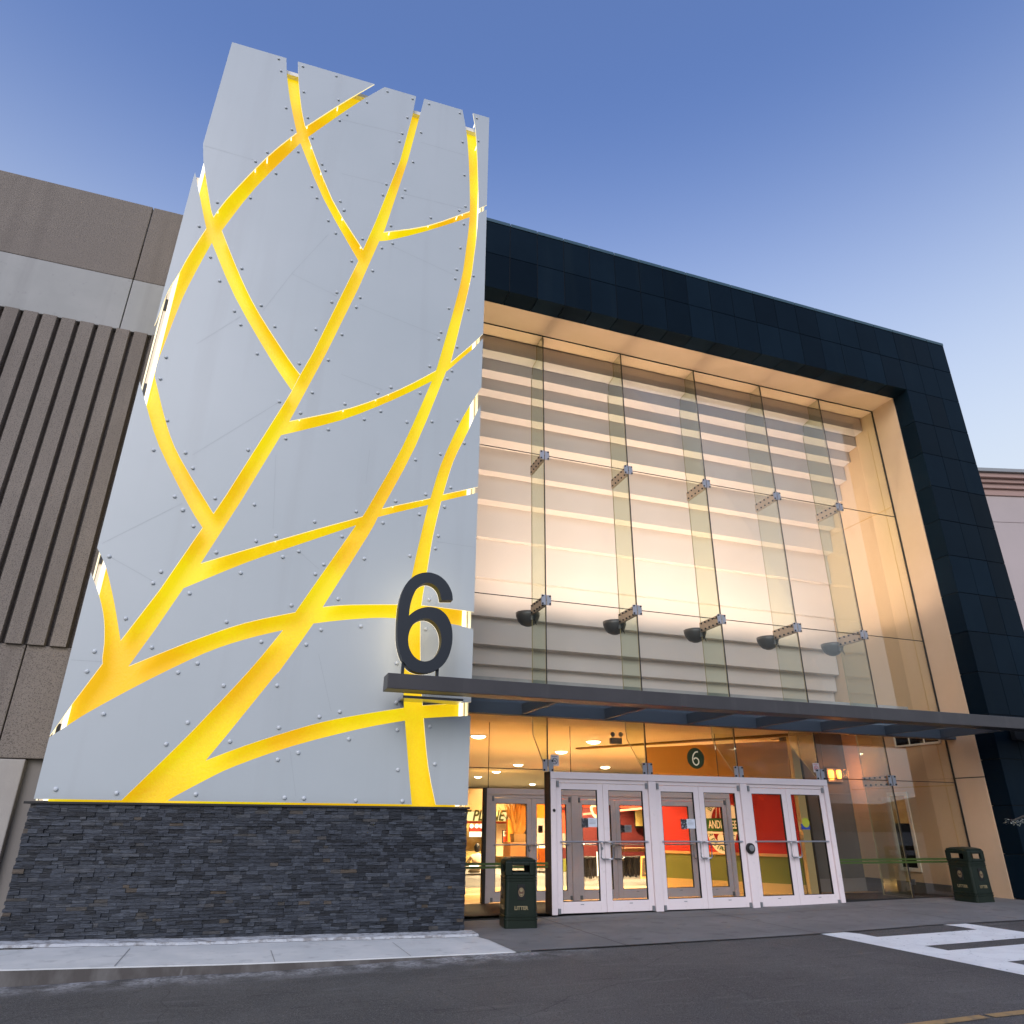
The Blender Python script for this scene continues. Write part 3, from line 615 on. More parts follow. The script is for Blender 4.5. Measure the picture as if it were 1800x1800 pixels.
for ts in comps.values():
    if area(ts) < .012: continue
    mb = MB(); mb.cdt(r[0], ts, YP, YP+PT, 0, 1)
    for a, b in SEAMS[:-1]:
        pa_, pb_ = Vector(P2(*a)), Vector(P2(*b))
        if not inside(tuple((pa_+pb_)/2), ts): continue
        K = 24; pp = [pa_.lerp(pb_, k/K) for k in range(K+1)]; n_ = (pb_-pa_).normalized(); n_ = Vector((-n_.y, n_.x))*.0035
        for u, w in zip(pp, pp[1:]):
            if inside(tuple(u), ts) and inside(tuple(w), ts):
                mb.add([(q.x, YP-.0012, q.y) for q in (u+n_, w+n_, w-n_, u-n_)], [(0, 1, 2, 3)], 4)
    for q in rv:
        if inside(q, ts):
            mb.lathe([(.017, 0), (.017, -.006), (.024, -.008), (.027, -.014), (.023, -.021), (.013, -.026), (.001, -.028)], (q[0], YP-.001, q[1]), 10, 2, 'y')
            mb.cyl((q[0], YP+PT+.001, q[1]), (q[0], 11.118, q[1]), .012, 6, 3)
    mb.build('panel', ['panel', 'panel_edge', 'rivet', 'led', 'seam'], tw)
# glowing backing and its frame
ZO = 12.4; YB = 11.12; XA, XB = -.2115*YB, .2695*YB; ZT = H+1.290*YB
MB().box(XA, XB, YB, YB+.05, ZC+.03, ZT).build('backlit_sheet', 'yellow', tw)
mb = MB(); mb.box(XA, XB, YB-.10, YB+.05, ZT+.002, ZT+.10); mb.build('top_cap', 'white', tw)
mb = MB(); mb.box(XA-.045, XA-.001, YB-.06, YB+.05, ZC+.04, ZT+.05); mb.box(XB+.001, XB+.05, YB-.06, YB+.05, ZC+.04, ZT+.05)
mb.build('light_strip', 'led', tw)
mb = MB()
mb.box(XA-.10, XA-.047, YB-.02, YB+.08, ZC+.04, ZO, 0); mb.box(XB+.052, XB+.085, YB-.02, YB+.08, ZC+.04, ZT, 0)

mb.box(XA-.112, XA-.1005, YB+.0, YB+.2, ZC+.04, ZO, 1); mb.box(XB+.087, XB+.10, YB, YB+.2, ZC+.04, ZT, 1)
mb.box(XA-.134, XA-.113, YB-.02, YB+.2, ZC+.04, ZO, 2); mb.box(XB+.102, XB+.128, YB-.10, YB+.2, ZC+.04, ZT, 2)
for zz in (2.3, 4.75, 7.6, 9.3, 11.6): mb.box(XA-.10, XA-.06, YB-.05, YB-.021, zz, zz+.22, 1); mb.box(XB+.055, XB+.08, YB-.05, YB-.021, zz, zz+.2, 1)
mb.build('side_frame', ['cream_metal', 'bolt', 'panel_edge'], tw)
mb = MB(); mb.box(XA-.06, XB, YB+.06, YB+.44, ZC+.03, ZT-.05); mb.build('tower_body', 'dark_metal', tw)
# ================================================================== NUMERAL 6 on the canopy beam
Y6 = 10.13
def P6(x, y):
    v = atY(640+x/5, 960+y/5, Y6); return (v.x, v.z)
outer = [(780, 475), (775, 420), (755, 365), (720, 310), (670, 265), (612, 239), (555, 230), (490, 240), (430, 270), (375, 325), (335, 405), (310, 500), (298, 600), (292, 700), (292, 800), (301, 880), (322, 960), (357, 1030), (402, 1080), (455, 1106), (520, 1115), (590, 1105), (650, 1080), (703, 1035), (745, 965), (770, 880), (778, 800), (772, 720), (750, 650), (715, 595), (665, 555), (610, 538), (548, 535), (480, 552), (430, 580), (395, 610)]
inner = [(400, 560), (411, 500), (430, 440), (460, 380), (500, 340), (550, 322), (600, 332), (640, 362), (665, 405), (680, 474)]
poly = [P6(*q) for q in smooth_line(outer, 3)] + [P6(*q) for q in smooth_line(inner, 3)]
hole = [P6(534+146*math.cos(t)*1.0, 824+189*math.sin(t)) for t in [2*math.pi*k/48 for k in range(48)]]
six = empty('numeral_sign', (2.18, Y6+.07, 3.3), 'large charcoal numeral 6 standing on the canopy beam against the tower', 'sign number')
MB().prism(poly, Y6, Y6+.15, 0, None, [hole]).build('numeral', 'six_metal', six)
MB().prism(poly, Y6+.153, Y6+.160, 0, None, [hole]).build('halo_strip', 'halo', six)
for px in (353, 657):
    v = atY(640+px/5, 1160, Y6); mb = MB(); mb.box(v.x-.02, v.x+.02, Y6+.05, Y6+.10, 3.302, 3.302+(.17 if px > 500 else .26)); mb.build('post', 'six_metal', six)

# ================================================================== CANOPY
cn = empty('canopy', (8.5, 10.9, 3.2), 'slim dark steel canopy running across the glass front above the doors', 'canopy')
bx0, bx1 = .1655*10.07, 16.6; z0, z1 = 3.085, 3.30
mb = MB(); mb.box(bx0, bx1, 10.07, 10.41, z0, z1); mb.build('front_beam', 'canopy', cn, bevel=.008)
mb = MB(); mb.box(3.16, bx1, 11.80, 11.95, 3.06, 3.31); mb.build('rear_beam', 'canopy_dark', cn, bevel=.005)
cx = [2.75, 4.34, 5.92, 7.62, 9.16, 10.70, 12.33, 13.83, 15.3]
for x in cx:
    if x < 3.2: continue
    mb = MB(); mb.box(x-.035, x+.035, 10.412, 11.798, 3.075, 3.25); mb.build('cross_beam', 'canopy_dark', cn, bevel=.004)
mb = MB(); mb.box(3.2, bx1-.05, 10.45, 11.78, 3.262, 3.282); mb.build('deck_glass', 'deck_glass', cn)
mb = MB(); mb.box(3.16, bx1-.4, 11.96, 12.0, 3.065, 3.12); mb.build('wall_trim', 'jamb', cn)
mb = MB(); mb.box(14.6, 15.15, 10.75, 10.86, 2.98, 3.24); mb.build('junction_box', 'black', cn, bevel=.01)
# bracket and small fitting under the beam end
mb = MB(); mb.box(1.98, 2.9, 10.50, 10.855, 3.03, 3.07); mb.build('bracket_plate', 'steel', cn, bevel=.003)

# ================================================================== DARK PORTAL FRAME
pf = empty('entrance_portal', (9.5, 11.1, 0), 'tall dark tiled portal frame around the glass entrance front', 'portal')
YF = 10.93; zs = 11.37; zm = H+.9927*YF; ztop = H+1.0785*YF
cell = .0567*YF; mb = MB(); g = .006
xg = []; x = .3385*YF - cell
while x < 14.2: xg.append(x); x += cell
xg = [3.125] + [q for q in xg if q > 3.2]
xg = [q for q in xg if q < 14.0] + [14.235, 14.85, 15.40, 15.98]
for a, b in zip(xg, xg[1:]):
    mb.box(a+g, b-g, YF+random.uniform(0, .003), 11.368, zs, zm-g, 0, random.random()); mb.box(a+g, b-g, YF+random.uniform(0, .003), 11.36, zm+g, ztop-.09, 0, random.random())
zrow = [zs-.003]
zz = H+.8266*YF
while zz > .15: zrow.append(zz); zz -= .0797*YF
zrow.append(.10)
for a, b in zip([14.235, 14.85, 15.40], [14.85, 15.40, 15.98]):
    for u, w in zip(zrow, zrow[1:]):
        mb.box(a+g, b-g, YF+random.uniform(0, .003), 11.368, w+g, u-g, 0, random.random())
mb.build('cladding', 'clad', pf, bevel=.004, tone=True)
mb = MB()
for a, b in zip(xg, xg[1:]): mb.box(a+.008, b-.008, YF-.012, 11.37, ztop-.085, ztop)
mb.build('coping', 'clad_edge', pf, bevel=.006)
mb = MB(); mb.box(3.14, 15.95, YF+.02, 11.34, zs+.03, ztop-.03); mb.box(14.26, 15.95, YF+.02, 11.34, .06, zs+.03); mb.build('core', 'black', pf)
mb = MB(); mb.box(3.125, 16.2, 11.372, 16.5, zs+.5, ztop-.12); mb.build('roof', 'dark_metal', pf)
mb = MB(); mb.box(3.125, 14.235, 11.37, 12.44, zs, zs+.3); mb.build('soffit', 'jamb', pf)
mb = MB(); mb.box(14.225, 15.9, 11.37, 12.10, 2.30, zs-.002); mb.box(14.225, 15.9, 11.375, 12.10, .0, 2.28); mb.box(14.24, 15.9, 11.4, 12.09, 2.27, 2.31, 1); mb.build('jamb', ['jamb', 'joint'], pf)

# ================================================================== STEPPED LOUVRE WALL and side wall
lw = empty('stepped_wall', (8.7, 14.6, 4), 'white stepped soffit wall glowing behind the upper glass', 'wall')
prof = [(12.455, 10.985), (12.74, 10.665), (13.03, 10.345), (13.295, 9.91), (13.56, 9.42), (13.98, 8.80), (14.20, 8.16), (14.45, 7.335), (14.55, 6.40), (14.62, 5.54), (14.75, 4.94), (14.92, 4.54), (15.05, 4.12)]
pr = [(12.455, zs)]
for i, (y, z) in enumerate(prof):
    pr.append((y, z)); pr.append((prof[i+1][0] if i+1 < len(prof) else 15.15, z-.02 if i+1 < len(prof) else z))
    if i+1 < len(prof): pass
mb = MB()
for a, b in zip(pr, pr[1:]):
    mb.add([(3.13, a[0], a[1]), (14.20, a[0], a[1]), (14.20, b[0], b[1]), (3.13, b[0], b[1])], [(0, 1, 2, 3)])
mb.build('stepped_face', 'louvre', lw)
mb = MB(); mb.box(3.13, 14.2, 15.16, 15.5, 3.9, zs+.4); mb.build('backing', 'louvre', lw)
sw = empty('side_wall', (14.3, 13.5, 0), 'tan plaster side wall behind the right end of the glass', 'wall')
mb = MB(); mb.box(14.22, 14.6, 12.103, 15.6, -.2, zs-.003); mb.build('plaster_wall', 'tan', sw)
mb = MB()
mb.box(14.213, 14.2195, 12.104, 15.0, 2.145, 2.165); mb.box(14.213, 14.2195, 12.104, 15.0, 8.62, 8.64); mb.box(14.213, 14.2195, 12.30, 12.312, .2, 10.9)
mb.build('groove', 'base_tan', sw)
mb = MB(); mb.box(14.205, 14.2195, 12.104, 15.05, -.1, .22); mb.build('skirting', 'greywall', sw)
w = MB(); w.box(14.19, 14.2195, 13.36, 13.44, .42, 2.06); w.box(14.19, 14.2195, 13.86, 13.94, .42, 2.06); w.box(14.19, 14.2195, 13.44, 13.86, 1.98, 2.06); w.box(14.19, 14.2195, 13.44, 13.86, .42, .50)
wf = w.build('window_frame', 'winframe', sw, bevel=.006)
def sub(o, parent):
    o.parent = parent; o.matrix_parent_inverse = (parent.matrix_parent_inverse).copy() if False else Matrix.Identity(4)
    return o
o = MB().box(14.205, 14.2195, 13.44, 13.86, .50, 1.40).build('lower_pane', 'dark_glass'); sub(o, wf)
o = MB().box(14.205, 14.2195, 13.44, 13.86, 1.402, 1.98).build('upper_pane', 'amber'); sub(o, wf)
w = MB(); w.box(14.19, 14.2195, 12.18, 13.42, 3.02, 3.06); w.box(14.19, 14.2195, 12.18, 12.22, 3.06, 3.5); w.box(14.19, 14.2195, 13.38, 13.42, 3.06, 3.5); w.box(14.19, 14.2195, 12.22, 13.38, 3.46, 3.5)
for y in (12.6, 13.0): w.box(14.195, 14.2195, y-.012, y+.012, 3.06, 3.46)
wf2 = w.build('vent_frame', 'winframe', sw)
o = MB().box(14.207, 14.2195, 12.22, 13.38, 3.06, 3.46).build('vent_grille', 'dark_glass'); sub(o, wf2)
mb = MB(); mb.box(14.195, 14.2195, 13.60, 13.70, .16, .27); mb.build('socket', 'steel_dull', sw, bevel=.004)
gw = empty('grey_lobby_wall', (13.2, 15.2, 0), 'grey plaster wall between the lobby and the tan side wall', 'wall')
mb = MB(); mb.box(12.34, 14.21, 15.06, 15.14, -.2, 4.10); mb.build('plaster_wall', 'greywall', gw)
mb = MB(); mb.box(12.34, 14.205, 15.045, 15.059, -.1, .2); mb.box(12.6, 12.612, 15.05, 15.059, .2, 4.0); mb.box(13.5, 13.512, 15.05, 15.059, .2, 4.0); mb.box(12.34, 14.2, 15.05, 15.059, 2.05, 2.062); mb.build('skirting', 'stucco_dark', gw)

# ================================================================== GLASS CURTAIN WALL
MX = [4.877, 6.818, 8.770, 10.672, 12.470]; LV = [2.205, 5.235, 8.335, 11.366]; YG = 12.04
gc = empty('glass_curtain_wall', (8.7, YG, 0), 'clear frameless glass front with green glass fins and steel clamps', 'glass wall')
XX = [3.14] + MX + [14.215]; jw = .009
for i in range(6):
    for j in range(3):
        mb = MB(); mb.box(XX[i]+jw, XX[i+1]-jw, YG, YG+.012, LV[j]+jw, LV[j+1]-jw); mb.build('pane', 'glass', gc)
for i in (0, 5):
    a = XX[i]+jw; b = (4.86 if i == 0 else XX[i+1]-jw)
    if i == 5: a = XX[5]+jw
    mb = MB(); mb.box(a, b, YG, YG+.012, zg((a+b)/2)+.01, LV[0]-jw); mb.build('pane', 'glass', gc)
mb = MB(); mb.box(10.80, XX[5]-jw, YG, YG+.012, .05, LV[0]-jw); mb.build('pane', 'glass', gc)
mb = MB(); jz = YG+.002; je = YG+.014
for x in MX: mb.box(x-jw+.0005, x+jw-.0005, YG-.001, je, (.07 if x > 12 else LV[0]+.05), zs)
for z in LV[:3]:
    for a, b in zip(XX, XX[1:]):
        if z < 3 and 4.8 < (a+b)/2 < 10.7: continue
        mb.box(a+jw, b-jw, YG-.001, je, z-jw*.7, z+jw*.7)
mb.box(3.14, 14.2, YG-.002, je, zs-.022, zs-.001); mb.box(14.203, 14.2195, YG-.003, je+.02, .08, zs); 
for a, b in ((3.15, 4.86), (10.8, 14.2)): 
    mb.box(a, b, YG-.004, je+.006, zg((a+b)/2)-.04, zg((a+b)/2)+.02)
mb.build('silicone_joint', 'gasket', gc)
for i, x in enumerate(MX):
    zb = .08 if i == 4 else LV[0]+.03
    pol = [(12.075, zs-.01), (12.44, zs-.01), (12.44, 10.985), (12.70, 10.95), (12.78, 10.60)]
    if i == 4: pol += [(12.78, zb), (12.075, zb)]
    else: pol += [(12.78, 3.05), (12.75, 2.85), (12.16, zb), (12.075, zb)]
    mb = MB(); n_ = len(pol)
    vs = [(x-.009, p[0], p[1]) for p in pol] + [(x+.009, p[0], p[1]) for p in pol]
    mb.add(vs, [tuple(range(n_)), tuple(range(n_, 2*n_))], 0)
    mb.add(vs, [(k, (k+1) % n_, n_+(k+1) % n_, n_+k) for k in range(n_)], 1)
    fin = mb.build('glass_fin', ['fin_glass', 'fin_edge'], gc)
for i, x in enumerate(MX):
    for j, z in enumerate(LV[:3]):
        if j == 0 and i < 4:
            zc = z+.07
        else: zc = z
        cl = MB(); s_ = .098
        cl.box(x-s_, x-.012, YG-.02, YG-.002, zc-s_, zc+s_); cl.box(x+.012, x+s_, YG-.02, YG-.002, zc-s_, zc+s_)
        for u in (-.075, .075):
            for v in (-.075, .075):
                cl.cyl((x+u, YG-.034, zc+v), (x+u, YG-.019, zc+v), .017, 8, 1)
        cl.build('clamp', ['clamp', 'bolt'], gc)
        if j > 0 or i == 4:
            pl = MB()
            for sgn in (-1, 1):
                xa = x + sgn*.0095; xb = x + sgn*.022
                pl.box(min(xa, xb), max(xa, xb), 12.09, 12.80, z-.105, z+.105)
                for q in range(5):
                    for v in (-.07, .07):
                        yy = 12.16+.14*q
                        pl.cyl((xb, yy, z+v), (xb+sgn*.018, yy, z+v), .020, 8, 1)
            pl.build('splice_plate', ['splice', 'bolt'], gc)
for a, b in ((3.15, 4.86), (10.8, 14.19)):
    mb = MB()
    for z in (.755, .705): mb.box(a, b, YG-.003, YG-.001, z-.017, z+.017)
    mb.build('green_stripe', 'stripe', gc)

def falloff(L):      # long throw reflector lamps: gentler fall-off with distance
    L.use_nodes = True; nt = L.node_tree; e = nt.nodes['Emission']; q = nt.nodes.new('ShaderNodeLightFalloff'); q.inputs['Strength'].default_value = 1
    nt.links.new(q.outputs['Linear'], e.inputs['Strength'])
# bowl uplights hung on the fins
ordn = ['first', 'second', 'third', 'fourth', 'fifth']
for i, x in enumerate(MX):
    c = (x, 13.02, 5.13)
    lab = ['dark bowl uplight on the first glass fin beside the white tower', 'dark bowl uplight on the second glass fin from the tower', 'dark bowl uplight on the middle glass fin',
           'dark bowl uplight on the fourth glass fin from the tower', 'dark bowl uplight on the last glass fin beside the tan side wall'][i]
    u = empty('uplight', (x, 12.8, 5.13), lab, 'wall lamp', 'bowl uplights behind the glass')
    pr_ = [(.235, .10), (.245, .10), (.238, .03), (.205, -.06), (.14, -.13), (.06, -.165), (.001, -.17)]
    MB().lathe(pr_ + [], c, 28).build('bowl', 'lampshell', u, smooth=True)
    MB().lathe([(.001, .02), (.2, .02), (.22, .06), (.225, .098)], c, 24).build('reflector', 'white', u, smooth=True)
    MB().cyl((x, 13.02, 5.155), (x, 13.02, 5.20), .05, 10).build('bulb', 'bulb', u)
    MB().box(x-.02, x+.02, 12.78, 12.82, 5.04, 5.14).build('bracket', 'steel_dull', u)
    MB().tube([(x+.03, 12.74, 5.05), (x+.05, 12.74, 4.97), (x+.08, 12.76, 4.94), (x+.09, 12.80, 5.0), (x+.05, 12.84, 5.06)], .008, 6).build('cable', 'gasket', u)
    L = bpy.data.lights.new('uplight_lamp', 'SPOT'); L.energy = 37; L.color = (1, .76, .60); L.spot_size = math.radians(166); L.spot_blend = .35; L.shadow_soft_size = .12; falloff(L)
    lo = bpy.data.objects.new('uplight_lamp', L); COL.objects.link(lo); lo.location = (x, 13.02, 5.26); lo.rotation_euler = (math.radians(180), 0, 0)
    lo.parent = u; lo.matrix_parent_inverse = inv_of(u)

# ================================================================== ENTRANCE DOORS
def door_set(x0, y, zb, zt_, k, label, cat, mirror=True, notice=False):
    W = 5.87*k
    root = empty('glazed_entrance', (x0+W/2, y, zb), label, cat)
    J, PST, OP = .10*k, .15*k, 1.79*k
    fr = MB(); d = .13
    fr.box(x0, x0+J, y, y+d, zb, zt_-.115); fr.box(x0+W-J, x0+W, y, y+d, zb, zt_-.115); fr.box(x0, x0+W, y, y+d, zt_-.112, zt_)
    ox = [x0+J, x0+J+OP+PST, x0+J+2*(OP+PST)]
    for q in ox[1:]: fr.box(q-PST, q, y, y+d, zb, zt_-.115)
    for q in ox: fr.box(q+.003, q+OP-.003, y+.03, y+d-.02, zt_-.175, zt_-.1155, 0)
    fr.build('door_frame', ['frame'], root, bevel=.006)
    db = MB(); db.box(x0-.004, x0-.0005, y+.004, y+.28, zb, zt_); db.box(x0+.01, x0+W-.01, y+d+.002, y+d+.12, zt_-.09, zt_-.01); db.build('side_return', 'frame_dark', root)
    for q in ox:
        for sgn in (0, 1):
            a = q + .004 + sgn*(OP/2-.002); b = a + OP/2-.008
            st, tr_, brl = .105*k, .10, .165
            dz0, dz1 = zb+.015, zt_-.18
            dm = MB(); yd = y+.035; ye = y+.085
            dm.box(a, a+st, yd, ye, dz0, dz1); dm.box(b-st, b, yd, ye, dz0, dz1); dm.box(a+st, b-st, yd, ye, dz1-tr_, dz1); dm.box(a+st, b-st, yd, ye, dz0, dz0+brl)
            door = dm.build('door', 'frame', root, bevel=.005)
            def ch(o): sub(o, door); return o
            ch(MB().box(a+st, b-st, yd+.02, yd+.028, dz0+brl, dz1-tr_).build('glass', 'door_glass'))
            gm = MB(); e = .009
            gm.box(a+st, a+st+e, yd+.006, yd+.044, dz0+brl, dz1-tr_); gm.box(b-st-e, b-st, yd+.006, yd+.044, dz0+brl, dz1-tr_); gm.box(a+st+e, b-st-e, yd+.006, yd+.044, dz0+brl, dz0+brl+e); gm.box(a+st+e, b-st-e, yd+.006, yd+.044, dz1-tr_-e, dz1-tr_)
            ch(gm.build('gasket', 'gasket'))
            zbr = zb+1.07*(zt_-zb)/2.17
            ch(MB().cyl((a+st*.6, yd-.02, zbr), (b-st*.6, yd-.02, zbr), .014, 8).build('push_bar', 'steel'))
            hx = b-.022 if sgn == 0 else a+.022; hd = -1 if sgn == 0 else 1
            hz = zbr - .005
            ch(MB().tube([(hx, yd, hz), (hx, yd-.07, hz), (hx+hd*.06, yd-.085, hz), (hx+hd*.085, yd-.085, hz-.025), (hx+hd*.085, yd-.085, hz-.235), (hx+hd*.06, yd-.085, hz-.26), (hx, yd-.07, hz-.26), (hx, yd, hz-.26)], .0135, 8).build('handle', 'steel', smooth=True))
            hg = MB(); hxg = a+.012 if sgn == 0 else b-.052
            hg.box(hxg, hxg+.04, yd-.03, yd-.001, dz1-.06, dz1+.035); ch(hg.build('hinge', 'steel_dull'))
            ch(MB().box(hxg, hxg+.04, yd-.03, yd-.001, zb+.012, zb+.09).build('hinge', 'steel_dull'))
            if sgn == 0 and q == ox[0]: ch(MB().cyl((b-st*.5, yd-.012, hz-.10), (b-st*.5, yd, hz-.10), .022, 12).build('lock', 'steel_dull'))
            ch(MB().box((a+b)/2-.03, (a+b)/2+.03, yd-.003, yd-.0005, dz0+.118, dz0+.128).build('maker_plate', 'steel_dull'))
    return root, ox, OP
ds, OX, OPW = door_set(4.90, 11.98, .01, 2.175, 1.0, 'six pale aluminium framed glass doors forming the outer entrance', 'entrance doors')
mb = MB(); mb.cyl((4.955, 11.965, 1.56), (4.955, 11.979, 1.56), .024, 14); mb.build('key_switch', 'gasket', ds)
vb = .7356*11.95
btn = empty('door_button', (vb, 11.93, .97), 'round black door button with grey centre on the door post', 'button')
MB().lathe([(.09, 0), (.09, -.03), (.078, -.045), (.001, -.046)], (vb, 11.978, .965), 24, 0, 'y').build('housing', 'gasket', btn, smooth=False)
MB().lathe([(.052, 0), (.05, -.012), (.001, -.016)], (vb+.0, 11.930, .97), 20, 0, 'y').build('push_plate', 'steel_dull', btn)
d2, OX2, OP2 = door_set(4.56, 14.5, -.05, 1.985, .97, 'inner row of glass doors across the vestibule behind', 'entrance doors')
ip = empty('vestibule_partition', (8, 14.5, 2), 'frameless glass screen above the inner doors', 'glass wall')
for a, b in zip([3.2, 4.60, 6.42, 8.25, 10.06], [4.60, 6.42, 8.25, 10.06, 12.05]):
    MB().box(a+.006, b-.006, 14.56, 14.57, 1.99 if b > 4.7 else -.05, 3.27).build('pane', 'glass', ip)
mb = MB()
for x in (4.60, 6.42, 8.25, 10.06): mb.box(x-.0055, x+.0055, 14.558, 14.572, 1.99 if x > 4.7 else -.05, 3.27)
mb.box(3.2, 4.59, 14.558, 14.572, 1.975, 1.99); mb.box(4.50, 4.556, 14.5, 14.62, -.05, 1.985)
mb.build('silicone_joint', 'frame_dark', ip)

# ================================================================== LOBBY SHELL
lb = empty('lobby', (6, 20, 0), 'warm lit mall lobby with cream ceiling seen through the lower glass', 'room')
def zfl(y): return -.05 if y < 14.5 else -.05-.55*(y-14.5)/12.5
ZCE = 3.28
mb = MB(); mb.box(-8, 12.05, 12.86, 75, ZCE, ZCE+.3); mb.box(12.05, 40, 15.2, 75, ZCE, ZCE+.3); mb.build('ceiling', 'ceil', lb)
mb = MB(); mb.box(3.13, 14.22, 12.86, 15.14, 3.75, 3.88); mb.build('upper_floor', 'conc_smooth', lb)
for nm, ya, yb, m_ in (('carpet', 12.07, 14.49, 'carpet'), ('tan_floor', 14.49, 17.5, 'tile_tan'), ('tile_floor', 17.5, 75, 'tile')):
    mb = MB(); mb.add([(-8, ya, zfl(ya) if ya > 13 else -.02), (40 if ya > 14 else 14.21, ya, zfl(ya) if ya > 13 else .075), (40 if ya > 14 else 14.21, yb, zfl(yb)), (-8, yb, zfl(yb))], [(0, 1, 2, 3)])
    mb.build(nm, m_, lb)
mb = MB(); mb.box(-8.2, -8, 12.1, 75, -3, 3.6); mb.box(-8, 3.12, 12.1, 12.2, -3, 3.6); mb.box(-8, 40, 74, 74.3, -4, 3.6); mb.build('far_wall', 'cream_wall', lb)
# ceiling slot and tan bulkhead over the red wall
mb = MB(); A_, B_ = atY(1150, 1360, 18.2), atY(1389, 1303, 13.6)
mb.beam((8.7, 19.2, 3.255), (11.95, 13.4, 3.255), .22, .04); mb.build('ceiling_slot', 'ceil_dark', lb)
# red wall
rw = empty('red_wall', (11, 16.5, 0), 'red lobby wall with green dado and wood rail', 'wall')
WA, WB = Vector((12.10, 14.62, 0)), Vector((9.9, 17.50, 0)); wd = (WB-WA).normalized(); wn = Vector((-wd.y, wd.x, 0))
if wn.y > 0: wn = -wn
def wbox(mb_, t0, t1, z0_, z1_, th=.1, off=0, mi=0):
    a, b = WA+wd*t0, WA+wd*t1
    vs = []
    for z in (z0_, z1_):
        for q in (a, b):
            for o_ in (off, off-th): v = q + wn*o_; vs.append((v.x, v.y, z))
    mb_.add(vs, [(0, 1, 3, 2), (4, 6, 7, 5), (0, 2, 6, 4), (1, 5, 7, 3), (0, 4, 5, 1), (2, 3, 7, 6)], mi)
WL = (WB-WA).length
zrail = .70
mb = MB(); wbox(mb, 0, WL, zrail, 2.02); mb.build('upper_wall', 'red', rw)
mb = MB(); wbox(mb, 0, WL, 2.02, 3.2, off=-.01); mb.build('bulkhead', 'bulk', rw)
mb = MB(); wbox(mb, 0, WL, .12, zrail); mb.build('dado', 'green', rw)
mb = MB(); wbox(mb, 0, WL, zrail-.03, zrail+.03, off=.025, th=.12); mb.build('rail', 'rail', rw, bevel=.004)
mb = MB(); wbox(mb, 0, WL, -.25, .12, off=.015, th=.12); mb.build('skirting', 'base_tan', rw)
mb = MB(); mb.box(12.12, 12.33, 14.5, 14.62, -.1, 3.6); mb.build('column', 'col_yellow', rw)
mb = MB(); mb.box(12.335, 12.36, 14.45, 15.05, -.1, 3.6); mb.build('edge_strip', 'frame_dark', rw)
# oval wall logo
lg = empty('wall_logo', (0, 0, 0), 'cream oval restaurant emblem with green name band on the red wall', 'wall sign')
def at_wall(px, py, off=0):
    d = ray(px, py); p0 = WA + wn*off; t = (p0.x*wn.x + p0.y*wn.y)/(d.x*wn.x+d.y*wn.y); v = d*t; v.z += H; return v
cL = at_wall(1268, 1450, .05); lg.location = cL
def lpt(u, w_, off): v = cL + (-wd)*(u*.9) + wn*off; return (v.x, v.y, cL.z+w_*.9)
def ldisc(a, b, off, th, hole=None, n=40, mi=0, mbx=None):
    mb_ = mbx or MB()
    for k in range(n):
        t0, t1 = 2*math.pi*k/n, 2*math.pi*(k+1)/n
        ia, ib = hole if hole else (0, 0)
        q = [(a*math.cos(t0), b*math.sin(t0)), (a*math.cos(t1), b*math.sin(t1)), (ia*math.cos(t1), ib*math.sin(t1)), (ia*math.cos(t0), ib*math.sin(t0))]
        mb_.add([lpt(*p, off) for p in q] + [lpt(*p, off-th) for p in q], [(0, 1, 2, 3), (0, 1, 5, 4), (2, 3, 7, 6)], mi)
    return mb_
la, lb_ = .41, .70
ldisc(la, lb_, .05, .04, (la*.66, lb_*.68)).build('ring', 'logo_cream', lg)
mb = MB(); q = [(-.54, -.16), (.54, -.16), (.54, .16), (-.54, .16)]
mb.add([lpt(*p, .075) for p in q] + [lpt(*p, .03) for p in q], [(0, 1, 2, 3), (0, 1, 5, 4), (1, 2, 6, 5), (2, 3, 7, 6), (3, 0, 4, 7)]); mb.build('name_band', 'logo_green', lg)
mb = MB(); q = [(-.54, -.215), (.54, -.215), (.54, -.17), (-.54, -.17)]; mb.add([lpt(*p, .078) for p in q] + [lpt(*p, .03) for p in q], [(0, 1, 2, 3), (0, 1, 5, 4), (1, 2, 6, 5), (2, 3, 7, 6), (3, 0, 4, 7)])
for s_ in (-1, 1):
    for k in range(5):
        a_ = math.radians(12+16*k); u0, w0 = s_*.30, .16; u1, w1 = s_*(.30+.26*math.cos(a_)), .16+.34*math.sin(a_)
        dx, dz = -(w1-w0), (u1-u0); l_ = math.hypot(dx, dz); dx, dz = dx/l_*.03, dz/l_*.03
        q = [(u0-dx*.4, w0-dz*.4), (u0+dx*.4, w0+dz*.4), (u1+dx, w1+dz), (u1-dx, w1-dz)]
        mb.add([lpt(*p, .06) for p in q] + [lpt(*p, .04) for p in q], [(0, 1, 2, 3), (0, 1, 5, 4), (1, 2, 6, 5), (2, 3, 7, 6), (3, 0, 4, 7)])
for k in (-.12, 0, .12):
    q = [(k-.008, .17), (k+.008, .17), (k*.6+.006, .48), (k*.6-.006, .48)]; mb.add([lpt(*p, .03) for p in q], [(0, 1, 2, 3)])
q = [(.10*math.cos(t)-.02, -.34+.13*math.sin(t)) for t in [2*math.pi*k/16 for k in range(16)]]; mb.add([lpt(*p, .06) for p in q], [tuple(range(16))])
mb.build('rays', 'logo_cream', lg)
text_mesh('ANDI', .25, 'logo_cream', lg, 'name_lettering', lpt(-.14, .0, .085), -wd, (0, 0, 1), .004, offset=.004, fit=.32)
text_mesh('LEE', .25, 'logo_cream', lg, 'name_lettering', lpt(.335, .0, .085), -wd, (0, 0, 1), .004, offset=.004, fit=.20)
